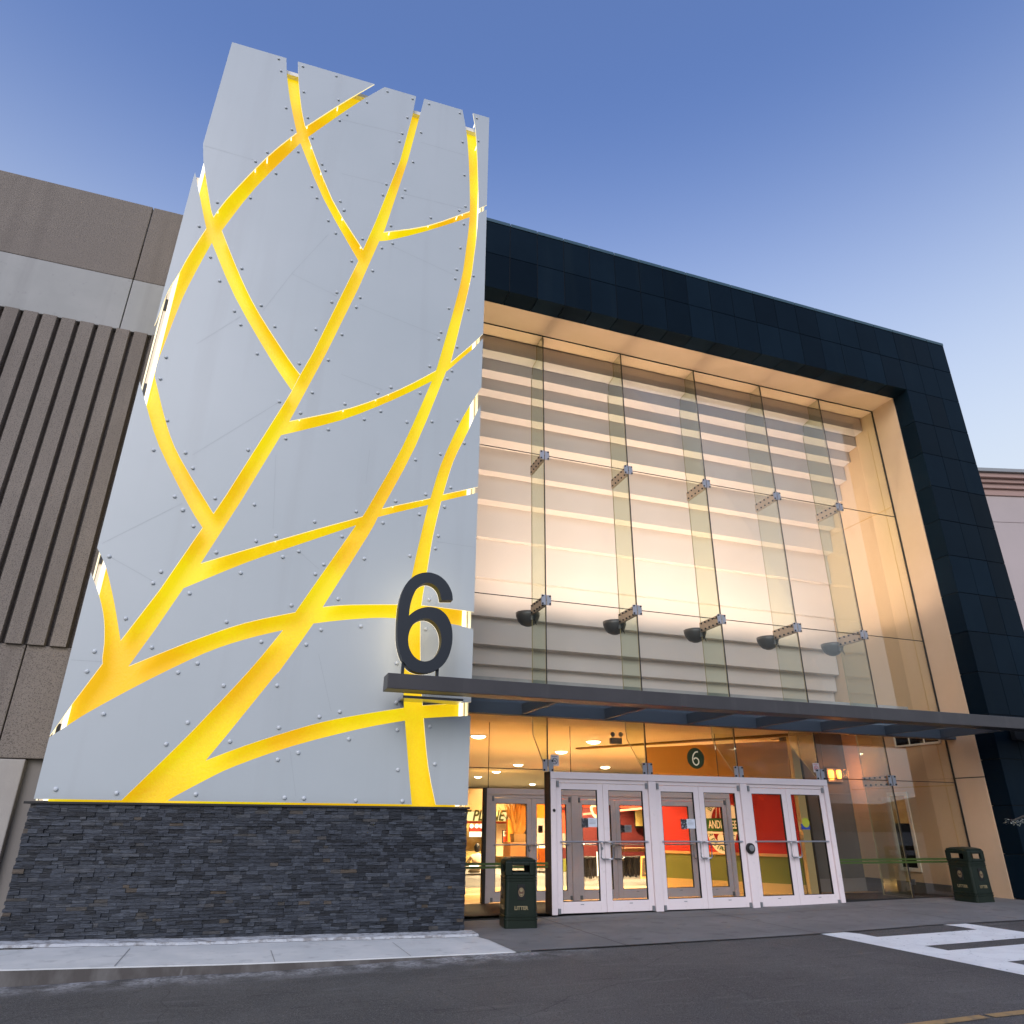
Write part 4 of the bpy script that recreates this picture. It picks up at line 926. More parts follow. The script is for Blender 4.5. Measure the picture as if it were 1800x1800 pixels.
for body, rad, a0, a1, flip in (('BR', .83, 138, 124, False), ('RESTAURANT', .83, 205, 335, True)):
    for k, chh in enumerate(body):
        t = math.radians(a0 + (a1-a0)*k/max(1, len(body)-1)); u, w_ = la*rad*math.cos(t), lb_*rad*math.sin(t)
        tx = Vector((-la*math.sin(t), lb_*math.cos(t))).normalized()
        if not flip: tx = -tx
        xd = (-wd)*tx.x + Vector((0, 0, 1))*tx.y; zd = (-wd)*(-tx.y) + Vector((0, 0, 1))*tx.x
        text_mesh(chh, .15, 'logo_green', lg, 'ring_lettering', lpt(u, w_, .056), xd, zd, .003)

# ---- helpers for the far mall, all at their own depth
def rectY(px0, py0, px1, py1, Y): a, b = atY(px0, py0, Y), atY(px1, py1, Y); return min(a.x, b.x), max(a.x, b.x), min(a.z, b.z), max(a.z, b.z)
def pbox(name, m_, parent, px0, py0, px1, py1, Y, th=.15, bevel=0):
    x0, x1, z0_, z1_ = rectY(px0, py0, px1, py1, Y); return MB().box(x0, x1, Y, Y+th, z0_, z1_).build(name, m_, parent, bevel)
# food court storefront
fc = empty('food_counter', (9, 30.5, -.7), 'bright food court counter under a cream sign band', 'shop counter')
pbox('back_wall', 'olive_wall', fc, 790, 1440, 905, 1535, 31.5, .2)
pbox('upper_wall', 'cream_wall', fc, 780, 1385, 905, 1427, 30.4, .3)
pbox('red_strip', 'maroon', fc, 790, 1443, 897, 1448, 30.1, .3)
pbox('red_backdrop', 'red_lit', fc, 826, 1449, 853, 1466, 31.2, .1)
pbox('menu_board', 'menu', fc, 826, 1462, 848, 1471, 31.0, .1)
pbox('counter', 'olive_wall', fc, 790, 1497, 860, 1515, 30.2, .5)
pbox('light_column', 'cream_wall', fc, 873, 1448, 897, 1505, 30.0, .4)
mb = MB()
for px in (829, 838, 846):
    v = atY(px, 1452, 30.6); mb.lathe([(.001, .09), (.07, .06), (.09, 0), (.07, -.06), (.001, -.09)], v, 10)
mb.build('pendant', 'menu', fc)
fs = empty('fascia_sign', tuple(atY(860, 1435, 30.0)), 'lit cream fascia sign with olive slanted lettering PLANET', 'shop sign')
pbox('sign_board', 'sign_cream', fs, 795, 1426, 899, 1443, 30.0, .2)
a = atY(829, 1434.6, 29.96); b = atY(897, 1434.2, 29.96)
text_mesh('PLANET', .56, 'olive', fs, 'lettering', ((a.x+b.x)/2, 29.95, (a.z+b.z)/2), (1, 0, 0), (0, 0, 1), .02, shear=.25, offset=.012, fit=b.x-a.x)
text_mesh('T', .58, 'olive', fs, 'lettering', (atY(817, 1434.6, 29.96).x, 29.95, a.z), (1, 0, 0), (0, 0, 1), .02, shear=.25, offset=.012)
# sale poster
po = empty('sale_poster', tuple(atY(889, 1472, 28)), 'framed red and white SALE poster beside the planter', 'poster')
pbox('poster_frame', 'barblack', po, 883.5, 1459, 896, 1482, 28, .06)
pbox('poster_top', 'white', po, 885, 1460.5, 895, 1470, 27.97, .02); pbox('poster_bottom', 'red_lit', po, 885, 1470.5, 895, 1481, 27.97, .02)
q = atY(890, 1465, 27.95); text_mesh('SALE', .15, 'barblack', po, 'lettering', (q.x, 27.95, q.z), (1, 0, 0), (0, 0, 1), .005, sx=.6)
# planter with dry grass
YV = 19.5
pv = empty('grass_planter', tuple(atY(915, 1503, YV)), 'tan pot of tall orange dry grass on a wooden plinth', 'planter')
x0, x1, za, zb_ = rectY(905, 1466, 925, 1481, YV)
cxp = (x0+x1)/2; wv = (x1-x0)/2
mb = MB(); vs = [(cxp+sx_*wv*k, YV+.2+sy_*wv*k, z) for z, k in ((za, .95), (zb_, 1.1)) for sx_, sy_ in ((-1, -1), (1, -1), (1, 1), (-1, 1))]
mb.add(vs, [(0, 1, 2, 3), (4, 5, 6, 7), (0, 1, 5, 4), (1, 2, 6, 5), (2, 3, 7, 6), (3, 0, 4, 7)]); mb.build('pot', 'pot', pv)
mb = MB(); zt2 = rectY(905, 1414, 925, 1466, YV)[3]; rg = random.Random(3)
for k in range(170):
    a_ = rg.gauss(0, .36); hgt = (zt2-zb_)*rg.uniform(.7, 1.05); b_ = rg.gauss(0, .25); w_ = rg.uniform(.006, .011)
    p0 = Vector((cxp+rg.uniform(-.12, .12), YV+.2+rg.uniform(-.12, .12), zb_)); p1 = p0 + Vector((math.sin(a_)*hgt*.5, math.sin(b_)*hgt*.4, hgt*.55)); p2 = p1 + Vector((math.sin(a_)*hgt*.45, math.sin(b_)*hgt*.3, hgt*.45))
    s_ = Vector((w_, 0, 0)); mb.add([p0-s_, p0+s_, p1+s_*1.4, p1-s_*1.4, p2+s_*1.5, p2-s_*1.5], [(0, 1, 2, 3), (3, 2, 4, 5)])
mb.build('dry_grass', 'straw', pv)
pbox('plinth', 'wood', pv, 897, 1481, 930, 1507, YV-.05, .6, .02)
oc = empty('orange_kiosk', tuple(atY(952, 1525, 26)), 'orange kiosk counter with orange panel above', 'kiosk')
pbox('counter', 'orange', oc, 946, 1491, 975, 1526, 26, 1.0); pbox('upper_panel', 'orange', oc, 943, 1410, 985, 1438, 26.5, .3); pbox('grey_wall', 'grey_lt', oc, 940, 1438, 1000, 1490, 27.2, .2)
pbox('screen', 'dark_glass', oc, 947, 1451, 954, 1464, 26.9, .08); pbox('top_items', 'menu', oc, 948, 1488, 962, 1490.5, 26.2, .3)
pbox('back_column', 'orange', oc, 893, 1440, 906, 1500, 27.5, .2)
# bar area between inner doors
br_ = empty('bar_area', (13, 26, -.5), 'dim red bar room with dark stools beyond the inner doors', 'bar')
pbox('back_wall', 'dark_red', br_, 985, 1400, 1165, 1548, 27.6, .2)
pbox('fascia', 'red_lit', br_, 985, 1392, 1165, 1421, 22.0, .2)
mb = MB(); mb.beam(atY(1018, 1432, 21.9), atY(1135, 1420, 21.9), .06, .06); mb.build('light_rail', 'led_red', br_)
pbox('side_panel', 'red_lit', br_, 984, 1424, 996, 1465, 22.2, .2)
pbox('low_panel', 'green', br_, 984, 1510, 999, 1532, 22.2, .2)
pbox('counter', 'barblack', br_, 1022, 1508, 1165, 1541, 24.0, .6)
pbox('counter_top', 'wood', br_, 1090, 1491, 1165, 1497, 23.9, .7)
pbox('cream_post', 'led', br_, 1050, 1497, 1052, 1540, 21.8, .06)
pbox('dark_art', 'barblack', br_, 1116, 1425, 1140, 1456, 27.4, .1)
pbox('wall_tile', 'olive_wall', br_, 1117, 1423, 1137, 1452, 27.3, .05)
for k, px in enumerate((1030, 1040, 1099, 1110, 1120, 1146)):
    v = atY(px, 1540, 23.2); zf = zfl(23.2)
    labs = ['dark bar stool at the far left of the bar', 'dark bar stool beside the pale bar post', 'dark bar stool behind the second outer door leaf', 'dark bar stool before the bar middle', 'dark bar stool nearest the chalkboard', 'dark bar stool right of the chalkboard']
    st = empty('bar_stool', (v.x, 23.2, zf), labs[k], 'stool', 'stools along the bar')
    MB().lathe([(.001, .76), (.19, .76), (.2, .72), (.18, .69), (.001, .69)], (v.x, 23.2, zf), 14).build('seat', 'barblack', st)
    for a_ in range(4):
        t = math.pi/4+a_*math.pi/2; mb = MB(); mb.beam((v.x+.12*math.cos(t), 23.2+.12*math.sin(t), zf+.69), (v.x+.2*math.cos(t), 23.2+.2*math.sin(t), zf), .03, .03); mb.build('leg', 'barblack', st)
# arch-topped yellow sign
ys_ = empty('round_sign', tuple(atY(1043, 1420, 21.6)), 'glowing cream crest sign on the red fascia', 'shop sign')
mb = MB(); c_ = atY(1044, 1412, 21.6); mb.prism(smooth_poly([(c_.x-.2, c_.z-.05), (c_.x-.22, c_.z+.1), (c_.x, c_.z+.2), (c_.x+.24, c_.z+.12), (c_.x+.22, c_.z-.04), (c_.x, c_.z-.0)], 4), 21.55, 21.6); mb.build('banner', 'sign_cream', ys_)
mb = MB(); pol = smooth_poly([(c_.x-.13, c_.z-.08), (c_.x+.16, c_.z-.08), (c_.x+.14, c_.z-.3), (c_.x+.03, c_.z-.42), (c_.x-.09, c_.z-.3)], 4); mb.prism(pol, 21.56, 21.6); mb.build('shield', 'sign_cream', ys_)
mb = MB(); pol = smooth_poly([(c_.x-.07, c_.z-.12), (c_.x+.09, c_.z-.12), (c_.x+.08, c_.z-.25), (c_.x+.02, c_.z-.32), (c_.x-.05, c_.z-.25)], 4); mb.prism(pol, 21.54, 21.555); mb.build('shield_centre', 'red_lit', ys_)
# A-board
ab = empty('chalkboard_stand', tuple(gp(1130, 1545, lambda x: -.35)), 'wood framed chalkboard stand leaning by the bar', 'sign board')
A0, A1 = atY(1127, 1544.5, 20.5), atY(1133, 1505, 20.5)
x0, x1 = atY(1126, 1540, 20.5).x, atY(1139, 1540, 20.5).x
def abq(x, z, y): return (x + (z-A0.z)*.12, y + (z-A0.z)*.18, z)
mb = MB(); q = [(x0, A0.z), (x1, A0.z), (x1-.02, A1.z), (x0+.05, A1.z)]
mb.add([abq(*p, 20.5) for p in q] + [abq(*p, 20.54) for p in q], [(0, 1, 2, 3), (4, 5, 6, 7), (0, 1, 5, 4), (1, 2, 6, 5), (2, 3, 7, 6), (3, 0, 4, 7)]); mb.build('board_frame', 'rail', ab)
mb = MB(); q = [(x0+.04, A0.z+.06), (x1-.03, A0.z+.06), (x1-.05, A1.z-.05), (x0+.08, A1.z-.05)]; mb.add([abq(*p, 20.49) for p in q], [(0, 1, 2, 3)]); mb.build('chalk_panel', 'chalk', ab)
# person seated at a food court table
YQ = 27.0
hp = atY(839, 1490, YQ); zf = zfl(YQ)
pn = empty('person', (hp.x, YQ, zf), 'person in a cream jacket with dark hair seated at a food court table', 'person')
def skin_body(name, joints, edges, m_, parent):
    me = bpy.data.meshes.new(name); me.from_pydata([j[:3] for j in joints], edges, []); o = bpy.data.objects.new(name, me); COL.objects.link(o)
    sk = o.modifiers.new('Skin', 'SKIN'); sk.use_smooth_shade = True
    if not me.skin_vertices: me.skin_vertices.new()
    for j, v in zip(joints, me.skin_vertices[0].data): v.radius = (j[3], j[3]*.8 if len(j) < 5 else j[4])
    me.skin_vertices[0].data[0].use_root = True
    s2 = o.modifiers.new('Sub', 'SUBSURF'); s2.levels = 1; s2.render_levels = 1
    me.materials.append(M[m_]); o.parent = parent; o.matrix_parent_inverse = inv_of(parent); return o
X0 = hp.x; zh = hp.z; ss = zh - .72
jo = [(X0, YQ, ss, .17), (X0, YQ, ss+.2, .17), (X0+.01, YQ+.03, ss+.42, .19, .12), (X0+.01, YQ+.06, ss+.55, .06, .06), (X0-.21, YQ+.04, ss+.43, .075), (X0-.34, YQ+.12, ss+.2, .06), (X0-.2, YQ+.36, ss+.14, .045), (X0+.22, YQ+.04, ss+.43, .075), (X0+.36, YQ+.12, ss+.2, .06), (X0+.2, YQ+.36, ss+.14, .045),
      (X0-.12, YQ+.2, ss-.04, .10), (X0-.13, YQ+.48, ss-.05, .075), (X0-.13, YQ+.44, ss-.45, .05), (X0+.12, YQ+.2, ss-.04, .10), (X0+.13, YQ+.48, ss-.05, .075), (X0+.13, YQ+.44, ss-.45, .05), (X0+.01, YQ+.08, ss+.63, .05, .05)]
skin_body('body', jo, [(0, 1), (1, 2), (2, 3), (3, 16), (2, 4), (4, 5), (5, 6), (2, 7), (7, 8), (8, 9), (0, 10), (10, 11), (11, 12), (0, 13), (13, 14), (14, 15)], 'jacket', pn)
MB().lathe([(.001, .14), (.07, .12), (.105, .05), (.11, -.02), (.09, -.10), (.05, -.14), (.001, -.15)], (X0+.01, YQ+.06, ss+.72), 14).build('hair', 'hair', pn, smooth=True)
tb = empty('food_court_table', (X0, YQ-.75, zf), 'dark food court table with white tray in front of the seated person', 'table')
zt3 = atY(838, 1523, YQ-.75).z
MB().box(X0-.6, X0+.55, YQ-1.05, YQ-.45, zt3-.04, zt3).build('table_top', 'barblack', tb)
MB().cyl((X0, YQ-.75, zf), (X0, YQ-.75, zt3-.04), .05, 8).build('leg', 'barblack', tb)
MB().lathe([(.001, .0), (.04, 0), (.04, -.015), (.25, -.02), (.27, -.04)], (X0, YQ-.75, zf+.05), 12).build('foot', 'barblack', tb)
MB().lathe([(.001, .06), (.12, .05), (.17, .02), (.17, .003), (.001, .003)], (atY(833, 1519, YQ-.75).x, YQ-.75, zt3), 12).build('tray', 'menu', tb)
chr_ = empty('food_court_chair', (X0, YQ-.1, zf), 'pale chair under the seated person', 'chair')
MB().box(X0-.24, X0+.24, YQ-.28, YQ+.2, ss-.19, ss-.15).build('seat', 'straw', chr_)
for u in (-.2, .2):
    for v in (-.22, .14): MB().box(X0+u-.02, X0+u+.02, YQ+v-.02, YQ+v+.02, zf, ss-.19).build('leg', 'steel_dull', chr_)
# round ceiling downlights
DL = [((841, 1293.3), 'ceiling downlight nearest the white tower edge'), ((911, 1343.7), 'ceiling downlight left of the first glass fin above the inner doors'), ((872.5, 1356), 'small ceiling downlight on the transom line left of the doors'),
      ((840.3, 1365), 'small ceiling downlight below the transom line beside the tower'), ((936, 1378), 'small ceiling downlight just above the inner door frame'), ((835, 1395), 'tiny far ceiling downlight above the food court sign'),
      ((986.7, 1320.8), 'ceiling downlight above the grey no smoking sign'), ((1043.3, 1302.8), 'ceiling downlight left of the emergency lamp'), ((1063.7, 1348), 'ceiling downlight just above the first pair of outer doors'),
      ((1157.5, 1327), 'ceiling downlight left of the green number disc'), ((1228, 1310), 'ceiling downlight directly above the green number disc')]
for (px, py), lab in DL:
    d = ray(px, py); t = (ZCE-.012-H)/d.z; v = d*t
    u = empty('downlight', (v.x, v.y, ZCE-.01), lab, 'ceiling light', 'round downlights in the lobby ceiling')
    MB().lathe([(.17, -.012), (.165, -.04), (.12, -.065), (.06, -.078), (.001, -.08)], (v.x, v.y, ZCE), 20).build('lens', 'down', u)
    MB().lathe([(.175, -.001), (.175, -.028), (.21, -.028), (.22, -.001)], (v.x, v.y, ZCE), 24).build('trim_ring', 'white', u)
    L = bpy.data.lights.new('downlight_lamp', 'SPOT'); L.energy = 180*(1+max(0, v.y-17)/4); L.color = (1, .74, .43); L.spot_size = math.radians(128); L.spot_blend = .4; L.shadow_soft_size = .16; falloff(L)
    lo = bpy.data.objects.new('downlight_lamp', L); COL.objects.link(lo); lo.location = (v.x, v.y, ZCE-.10); lo.parent = u; lo.matrix_parent_inverse = inv_of(u)
# emergency lamp
em_ = empty('emergency_light', tuple(atY(1084, 1298, 14.2)), 'small grey emergency light box near the lobby ceiling', 'emergency light')
pbox('housing', 'grey_lt', em_, 1075, 1296, 1094, 1308, 14.2, .12, .01)
for px in (1077, 1091): v = atY(px, 1291, 14.2); MB().lathe([(.001, -.03), (.04, -.03), (.055, 0), (.03, .04), (.001, .05)], v, 12, 0, 'y').build('lamp_head', 'steel_dull', em_)
# reflected street lights, built here as an added twin lamp
tl_ = empty('reflected_lamp_pair', (13.6, 14.9, 2.5), 'added orange twin lamp standing for street lights reflected in the glass', 'wall lamp')
for px0, px1, py0, py1 in ((1459, 1469, 1353, 1371), (1473, 1482, 1353, 1369)):
    x0, x1, za, zb_ = rectY(px0, py0, px1, py1, 14.8); c_ = ((x0+x1)/2, 14.85, (za+zb_)/2); rr = (x1-x0)/2; hh = (zb_-za)/2
    MB().lathe([(.001, -hh), (rr*.75, -hh*.95), (rr, 0), (rr, hh*.7), (rr*.7, hh), (.001, hh)], c_, 16).build('reflection_tube', 'lamp_reflection', tl_, smooth=True)
x0, x1, za, zb_ = rectY(1456, 1350, 1486, 1375, 14.9); MB().box(x0, x1, 14.96, 15.0, za, zb_).build('added_backplate', 'steel_dull', tl_, bevel=.01)
MB().box((x0+x1)/2-.03, (x0+x1)/2+.03, 15.0, 15.058, (za+zb_)/2-.05, (za+zb_)/2+.05).build('bracket', 'steel_dull', tl_)  # plate and bracket are made up along with the added lamp
L = bpy.data.lights.new('added_lamp_glow', 'POINT'); L.energy = 5; L.color = (1, .36, .10); L.shadow_soft_size = .1  # added light around the made-up lamp
lo = bpy.data.objects.new('added_lamp_glow', L); COL.objects.link(lo); lo.location = ((x0+x1)/2, 14.6, 2.5); lo.parent = tl_; lo.matrix_parent_inverse = inv_of(tl_)

# ================================================================== SIGNS ON THE GLASS
def disc(mb_, c, r0, r1, y, n=32, mi=0, th=.002, sx=1.0):
    for k in range(n):
        t0, t1 = 2*math.pi*k/n, 2*math.pi*(k+1)/n
        q = [(c[0]+sx*r1*math.cos(t0), c[1]+r1*math.sin(t0)), (c[0]+sx*r1*math.cos(t1), c[1]+r1*math.sin(t1)), (c[0]+sx*r0*math.cos(t1), c[1]+r0*math.sin(t1)), (c[0]+sx*r0*math.cos(t0), c[1]+r0*math.sin(t0))]
        mb_.add([(p[0], y, p[1]) for p in q] + [(p[0], y+th, p[1]) for p in q], [(0, 1, 2, 3), (0, 1, 5, 4), (2, 3, 7, 6)], mi)
nd = empty('number_disc', (.6525*YG, YG, 2.49), 'dark green disc with a cream 6 on the glass above the doors', 'number sign')
c_ = (.6525*YG, H+.0888*YG); mb = MB(); disc(mb, c_, 0, .185, YG-.004); mb.build('disc', 'disc_green', nd)
def band(pts, w):
    L_, R_ = [], []
    for i, p in enumerate(pts):
        a, b = Vector(pts[max(i-1, 0)]), Vector(pts[min(i+1, len(pts)-1)]); t = (b-a).normalized(); n_ = Vector((-t.y, t.x)); ww = w[i] if isinstance(w, list) else w
        L_.append(Vector(p)+n_*ww/2); R_.append(Vector(p)-n_*ww/2)
    return L_, R_
def ribbon(mb_, pts, w, y, mi=0):
    L_, R_ = band(pts, w); n_ = len(pts)
    mb_.add([(p.x, y, p.y) for p in L_+R_], [(i, i+1, n_+i+1, n_+i) for i in range(n_-1)], mi)
cxx, czz = c_; mb = MB()
ribbon(mb, smooth_line([(cxx+.06, czz+.115), (cxx+.0, czz+.105), (cxx-.05, czz+.05), (cxx-.068, czz-.03), (cxx-.05, czz-.09), (cxx, czz-.12), (cxx+.05, czz-.09), (cxx+.06, czz-.045), (cxx+.035, czz-.005), (cxx-.01, czz+.005), (cxx-.045, czz-.02)], 4), .024, YG-.0055)
mb.build('figure', 'cream', nd)
def nosmoke(px, py, w, ring, label):
    X, Z = xyg(px, py); o = empty('no_smoking_sign', (X, YG, Z), label, 'sign', 'no smoking signs on the glass')
    mb = MB(); mb.box(X-w/2, X+w/2, YG-.004, YG-.001, Z-w*.58, Z+w*.58); mb.build('plate', 'pale_sign', o)
    mb = MB(); disc(mb, (X, Z-w*.08), w*.27, w*.34, YG-.0065, 24); ribbon(mb, [(X-w*.2, Z+w*.12), (X+w*.2, Z-w*.28)], w*.07, YG-.006)
    ribbon(mb, [(X-w*.2, Z-w*.12), (X+w*.14, Z-w*.06)], w*.07, YG-.0055); ribbon(mb, smooth_line([(X+w*.14, Z-w*.04), (X+w*.1, Z+w*.04), (X+w*.16, Z+w*.1)], 3), w*.04, YG-.0055)
    mb.box(X-w*.38, X+w*.3, YG-.006, YG-.0045, Z+w*.40, Z+w*.46); mb.build('symbol', ring, o)
def xyg(px, py): v = atY(px, py, YG); return v.x, v.z
nosmoke(975, 1336.5, .155, 'grey_ring', 'grey no smoking sign above the left corner of the door frame')
nosmoke(1434.5, 1349.5, .15, 'red_ring', 'pale no smoking sign with red ring by the right end of the doors')
# notices on door glass
def notice(px0, py0, px1, py1, Y, label):
    x0, x1, za, zb_ = rectY(px0, py0, px1, py1, Y); o = empty('door_notice', ((x0+x1)/2, Y, za), label, 'notice', 'photo notices on the door glass')
    xm = x0+(x1-x0)*.42
    MB().box(xm, x1, Y-.003, Y, za+.01, zb_).build('card', 'card', o); MB().box(x0, xm-.001, Y-.003, Y, za, zb_-.004).build('photo', 'photo', o)
    mb = MB()
    for k in range(4): z = zb_-(zb_-za)*(.2+.13*k); mb.box(xm+.02, xm+.02+(x1-xm)*(.7 if k else .5), Y-.0045, Y-.0031, z, z+.004)
    mb.build('text_lines', 'grey_ring', o)
notice(1022, 1437.5, 1050, 1455, 12.03, 'photo and white card notice on the first outer door leaf')
notice(1089, 1450, 1110.5, 1464, 14.56, 'smaller notice on an inner door seen through the second leaf')
notice(1196, 1439.5, 1222.5, 1457.5, 12.03, 'photo and white card notice on the third outer door leaf')
sk_ = empty('door_sticker', tuple(atY(1412, 1450, 12.03)), 'round lime and blue sticker on the last door leaf', 'sticker')
x0, x1, za, zb_ = rectY(1408, 1450, 1424, 1458, 12.03); MB().box(x0, x1, 12.026, 12.03, za, zb_+.02).build('blue_panel', 'blue', sk_)
mb = MB(); v = atY(1416, 1446, 12.03); disc(mb, (v.x, v.z), 0, .085, 12.0225); mb.build('lime_disc', 'lime', sk_)
x0, x1, za, zb_ = rectY(1403, 1444, 1407, 1461, 12.03); MB().box(x0, x1, 12.026, 12.029, za, zb_).build('side_tab', 'base_tan', sk_)

# ================================================================== LITTER BINS
def litter_bin(loc, rz, label):
    root = empty('litter_bin', loc, label, 'bin', 'dark green litter bins by the entrance', rz)
    W = .245; T = Matrix.Translation(loc) @ Matrix.Rotation(rz, 4, 'Z')
    def rr(hw, r_=.05, n=4):
        out = []
        for cxx_, cyy_, a0 in ((hw-r_, hw-r_, 0), (-hw+r_, hw-r_, 90), (-hw+r_, -hw+r_, 180), (hw-r_, -hw+r_, 270)):
            for k in range(n+1): a = math.radians(a0+90*k/n); out.append((cxx_+r_*math.cos(a), cyy_+r_*math.sin(a)))
        return out
    def loft(levels, mb_, mi=0):
        n_ = None
        rings = []
        for z, hw in levels: rings.append([(x, y, z) for x, y in rr(hw)])
        n_ = len(rings[0])
        mb_.add([p for q in rings for p in q], [(i*n_+k, i*n_+(k+1) % n_, (i+1)*n_+(k+1) % n_, (i+1)*n_+k) for i in range(len(rings)-1) for k in range(n_)], mi)
        mb_.add(rings[0], [tuple(range(n_))], mi); mb_.add(rings[-1], [tuple(range(n_))], mi)
    def fin(mb_, name, m_, **k):
        mb_.v = [tuple(T @ Vector(v)) for v in mb_.v]
        return mb_.build(name, m_, root, **k)
    b = MB(); loft([(0, W), (.10, W-.002), (.105, W+.006), (.118, W+.006), (.122, W-.003), (.14, W-.003), (.145, W+.006), (.158, W+.006), (.162, W-.004),
                    (.60, W-.012), (.605, W-.004), (.617, W-.004), (.621, W-.013), (.637, W-.013), (.642, W-.004), (.654, W-.004), (.658, W-.014), (.672, W-.014)], b)
    fin(b, 'bin_body', 'bin')
    h = MB(); z0_, z1_ = .672, .86; hw = W-.014; op = .13
    for a in range(4):
        R = Matrix.Rotation(a*math.pi/2, 4, 'Z'); q = MB()
        q.box(-hw+.0, -op, -hw, -hw+.03, z0_, z1_); q.box(op, hw-.0301, -hw, -hw+.03, z0_, z1_); q.box(-op, op, -hw, -hw+.03, z0_, z0_+.045); q.box(-op, op, -hw, -hw+.03, z0_+.135, z1_)
        q.v = [tuple(R @ Vector(v)) for v in q.v]; h.add(q.v, q.f)
    fin(h, 'bin_hood', 'bin', bevel=.012)
    l = MB(); loft([(.8605, hw-.002), (.875, hw), (.892, hw-.015), (.908, hw-.06), (.918, hw-.12), (.922, hw-.17)], l); fin(l, 'bin_lid', 'bin')
    MBq = MB(); MBq.box(-.2, .2, -.2, .2, .62, .675); fin(MBq, 'liner', 'bin_in')
    for a in (0, -1):
        R = T @ Matrix.Rotation(a*math.pi/2, 4, 'Z'); q = MB(); yq = -W+.0065
        q.box(-.055, .055, yq-.008, yq+.01, .36, .56); q.v = [tuple(R @ Vector(v)) for v in q.v]; q.build('crest_plate', 'bin_in', root, bevel=.004)
        q = MB(); disc(q, (0, .46), .0, .062, yq-.011, 24, 0, .003, .72); disc(q, (0, .46), .05, .058, yq-.0125, 24, 1, .002, .72); disc(q, (0, .485), 0, .022, yq-.013, 12, 1, .002); q.add([(-.028, yq-.013, .44), (.028, yq-.013, .44), (0, yq-.013, .415)], [(0, 1, 2)], 1)
        q.v = [tuple(R @ Vector(v)) for v in q.v]; q.build('crest', ['crest', 'gold'], root)
        xd = R.to_3x3() @ Vector((1, 0, 0)); og = R @ Vector((0, -W+.003, .255))
        text_mesh('LITTER', .066, 'gold', root, 'lettering', og, xd, (0, 0, 1), .003, offset=.0022, sx=1.0)
    return root
rz1 = math.radians(-9.0)
c1 = Vector((3.823, 11.186, 0)); fd = Vector((math.cos(rz1), math.sin(rz1), 0)); dd = Vector((-fd.y, fd.x, 0))
ctr = c1*.985 + fd*.245 + dd*.245
litter_bin((ctr.x, ctr.y, zg(ctr.x)+.004), rz1, 'dark green LITTER bin standing between the slate base and the doors')
rz2 = math.radians(4); fd = Vector((math.cos(rz2), math.sin(rz2), 0)); dd = Vector((-fd.y, fd.x, 0))
cc = gp(1719.5, 1585.5); cc = cc*.985; ctr = cc + fd*.245 + dd*.245
litter_bin((ctr.x, ctr.y, zg(ctr.x)+.004), rz2, 'dark green LITTER bin standing before the tan jamb at the right end')

# ================================================================== RIGHT BUILDING
rb = empty('pink_building', (30, 18, 0), 'pale pink building with brown cornice beyond the dark portal', 'building')
K_ = 13.0
def rp(xr, zr_): Y = K_/zr_; return Vector((xr*Y, Y, 0))
pa, pb = rp(1.4674, .7229), rp(1.6077, .7428); dr = (pb-pa).normalized(); nr = Vector((-dr.y, dr.x, 0)); nr = nr if nr.y < 0 else -nr
def rbx(mb_, t0, t1, off, th, z0_, z1_, mi=0):
    a, b = pa+dr*t0+nr*off, pa+dr*t1+nr*off
    vs = [(*(q+nr*o_).xy, z) for z in (z0_, z1_) for q in (a, b) for o_ in (0, -th)]
    mb_.add(vs, [(0, 1, 3, 2), (4, 6, 7, 5), (0, 2, 6, 4), (1, 5, 7, 3), (0, 4, 5, 1), (2, 3, 7, 6)], mi)
zT = H+K_
mb = MB(); rbx(mb, -8, 30, 0, 8, -.3, zT-2.12); rbx(mb, -8, 30, -.03, 8, zT-2.13, zT-2.10, 1); rbx(mb, -8, 30, 0, 8, zT-2.10, zT-.97); mb.build('facade', ['pink_wall', 'pink_corn'], rb)
mb = MB()
for o_, a, b in ((.06, .97, .70), (.16, .70, .50), (.28, .50, .34), (.42, .34, .14)): rbx(mb, -8, 30, o_, 1, zT-a, zT-b+.001)
mb.build('cornice', 'pink_corn', rb, bevel=.02)
mb = MB(); rbx(mb, -8, 30, .54, 1, zT-.139, zT); mb.build('roof_edge', 'roof_grey', rb)
# dusty shrub at the right edge
sh = empty('shrub', (17.0, 10.2, .1), 'dusty grey green shrub branch reaching in at the right edge', 'shrub')
tip = atY(1770, 1443, 10.0); mb = MB()
mb.tube([(17.2, 10.2, .05), (17.15, 10.2, .7), (17.0, 10.15, 1.15)], [.06, .045, .03], 7)
tips = [tip + Vector((.02, .0, 0))]
mb.tube([(17.0, 10.15, 1.15), tip+Vector((.5, .05, .08)), tip+Vector((.1, 0, 0))], [.03, .018, .008], 6)
for k in range(6):
    mb.tube([(17.05, 10.15, 1.0), (17.05+.5*math.cos(k), 10.15+.5*math.sin(k), 1.35), (17.05+.75*math.cos(k), 10.15+.75*math.sin(k), 1.5)], [.025, .015, .006], 5)
mb.build('stem', 'bark', sh)
mb = MB(); rg = random.Random(11)
def leaf(p, s_):
    a, b = rg.uniform(0, 6.28), rg.uniform(-.6, .6); d = Vector((math.cos(a), math.sin(a), b)).normalized(); e = d.cross(Vector((rg.uniform(-1, 1), rg.uniform(-1, 1), 1))).normalized()
    mb.add([p, p+d*s_*.5+e*s_*.18, p+d*s_, p+d*s_*.5-e*s_*.18], [(0, 1, 2, 3)])
for k in range(900):
    t = rg.random(); c_ = tip + (Vector((17.0, 10.15, 1.30))-tip)*t; leaf(c_+Vector((rg.gauss(0, .03), rg.gauss(0, .05), rg.gauss(.0, .022)-.05*(t-.25)**2)), rg.uniform(.03, .06))
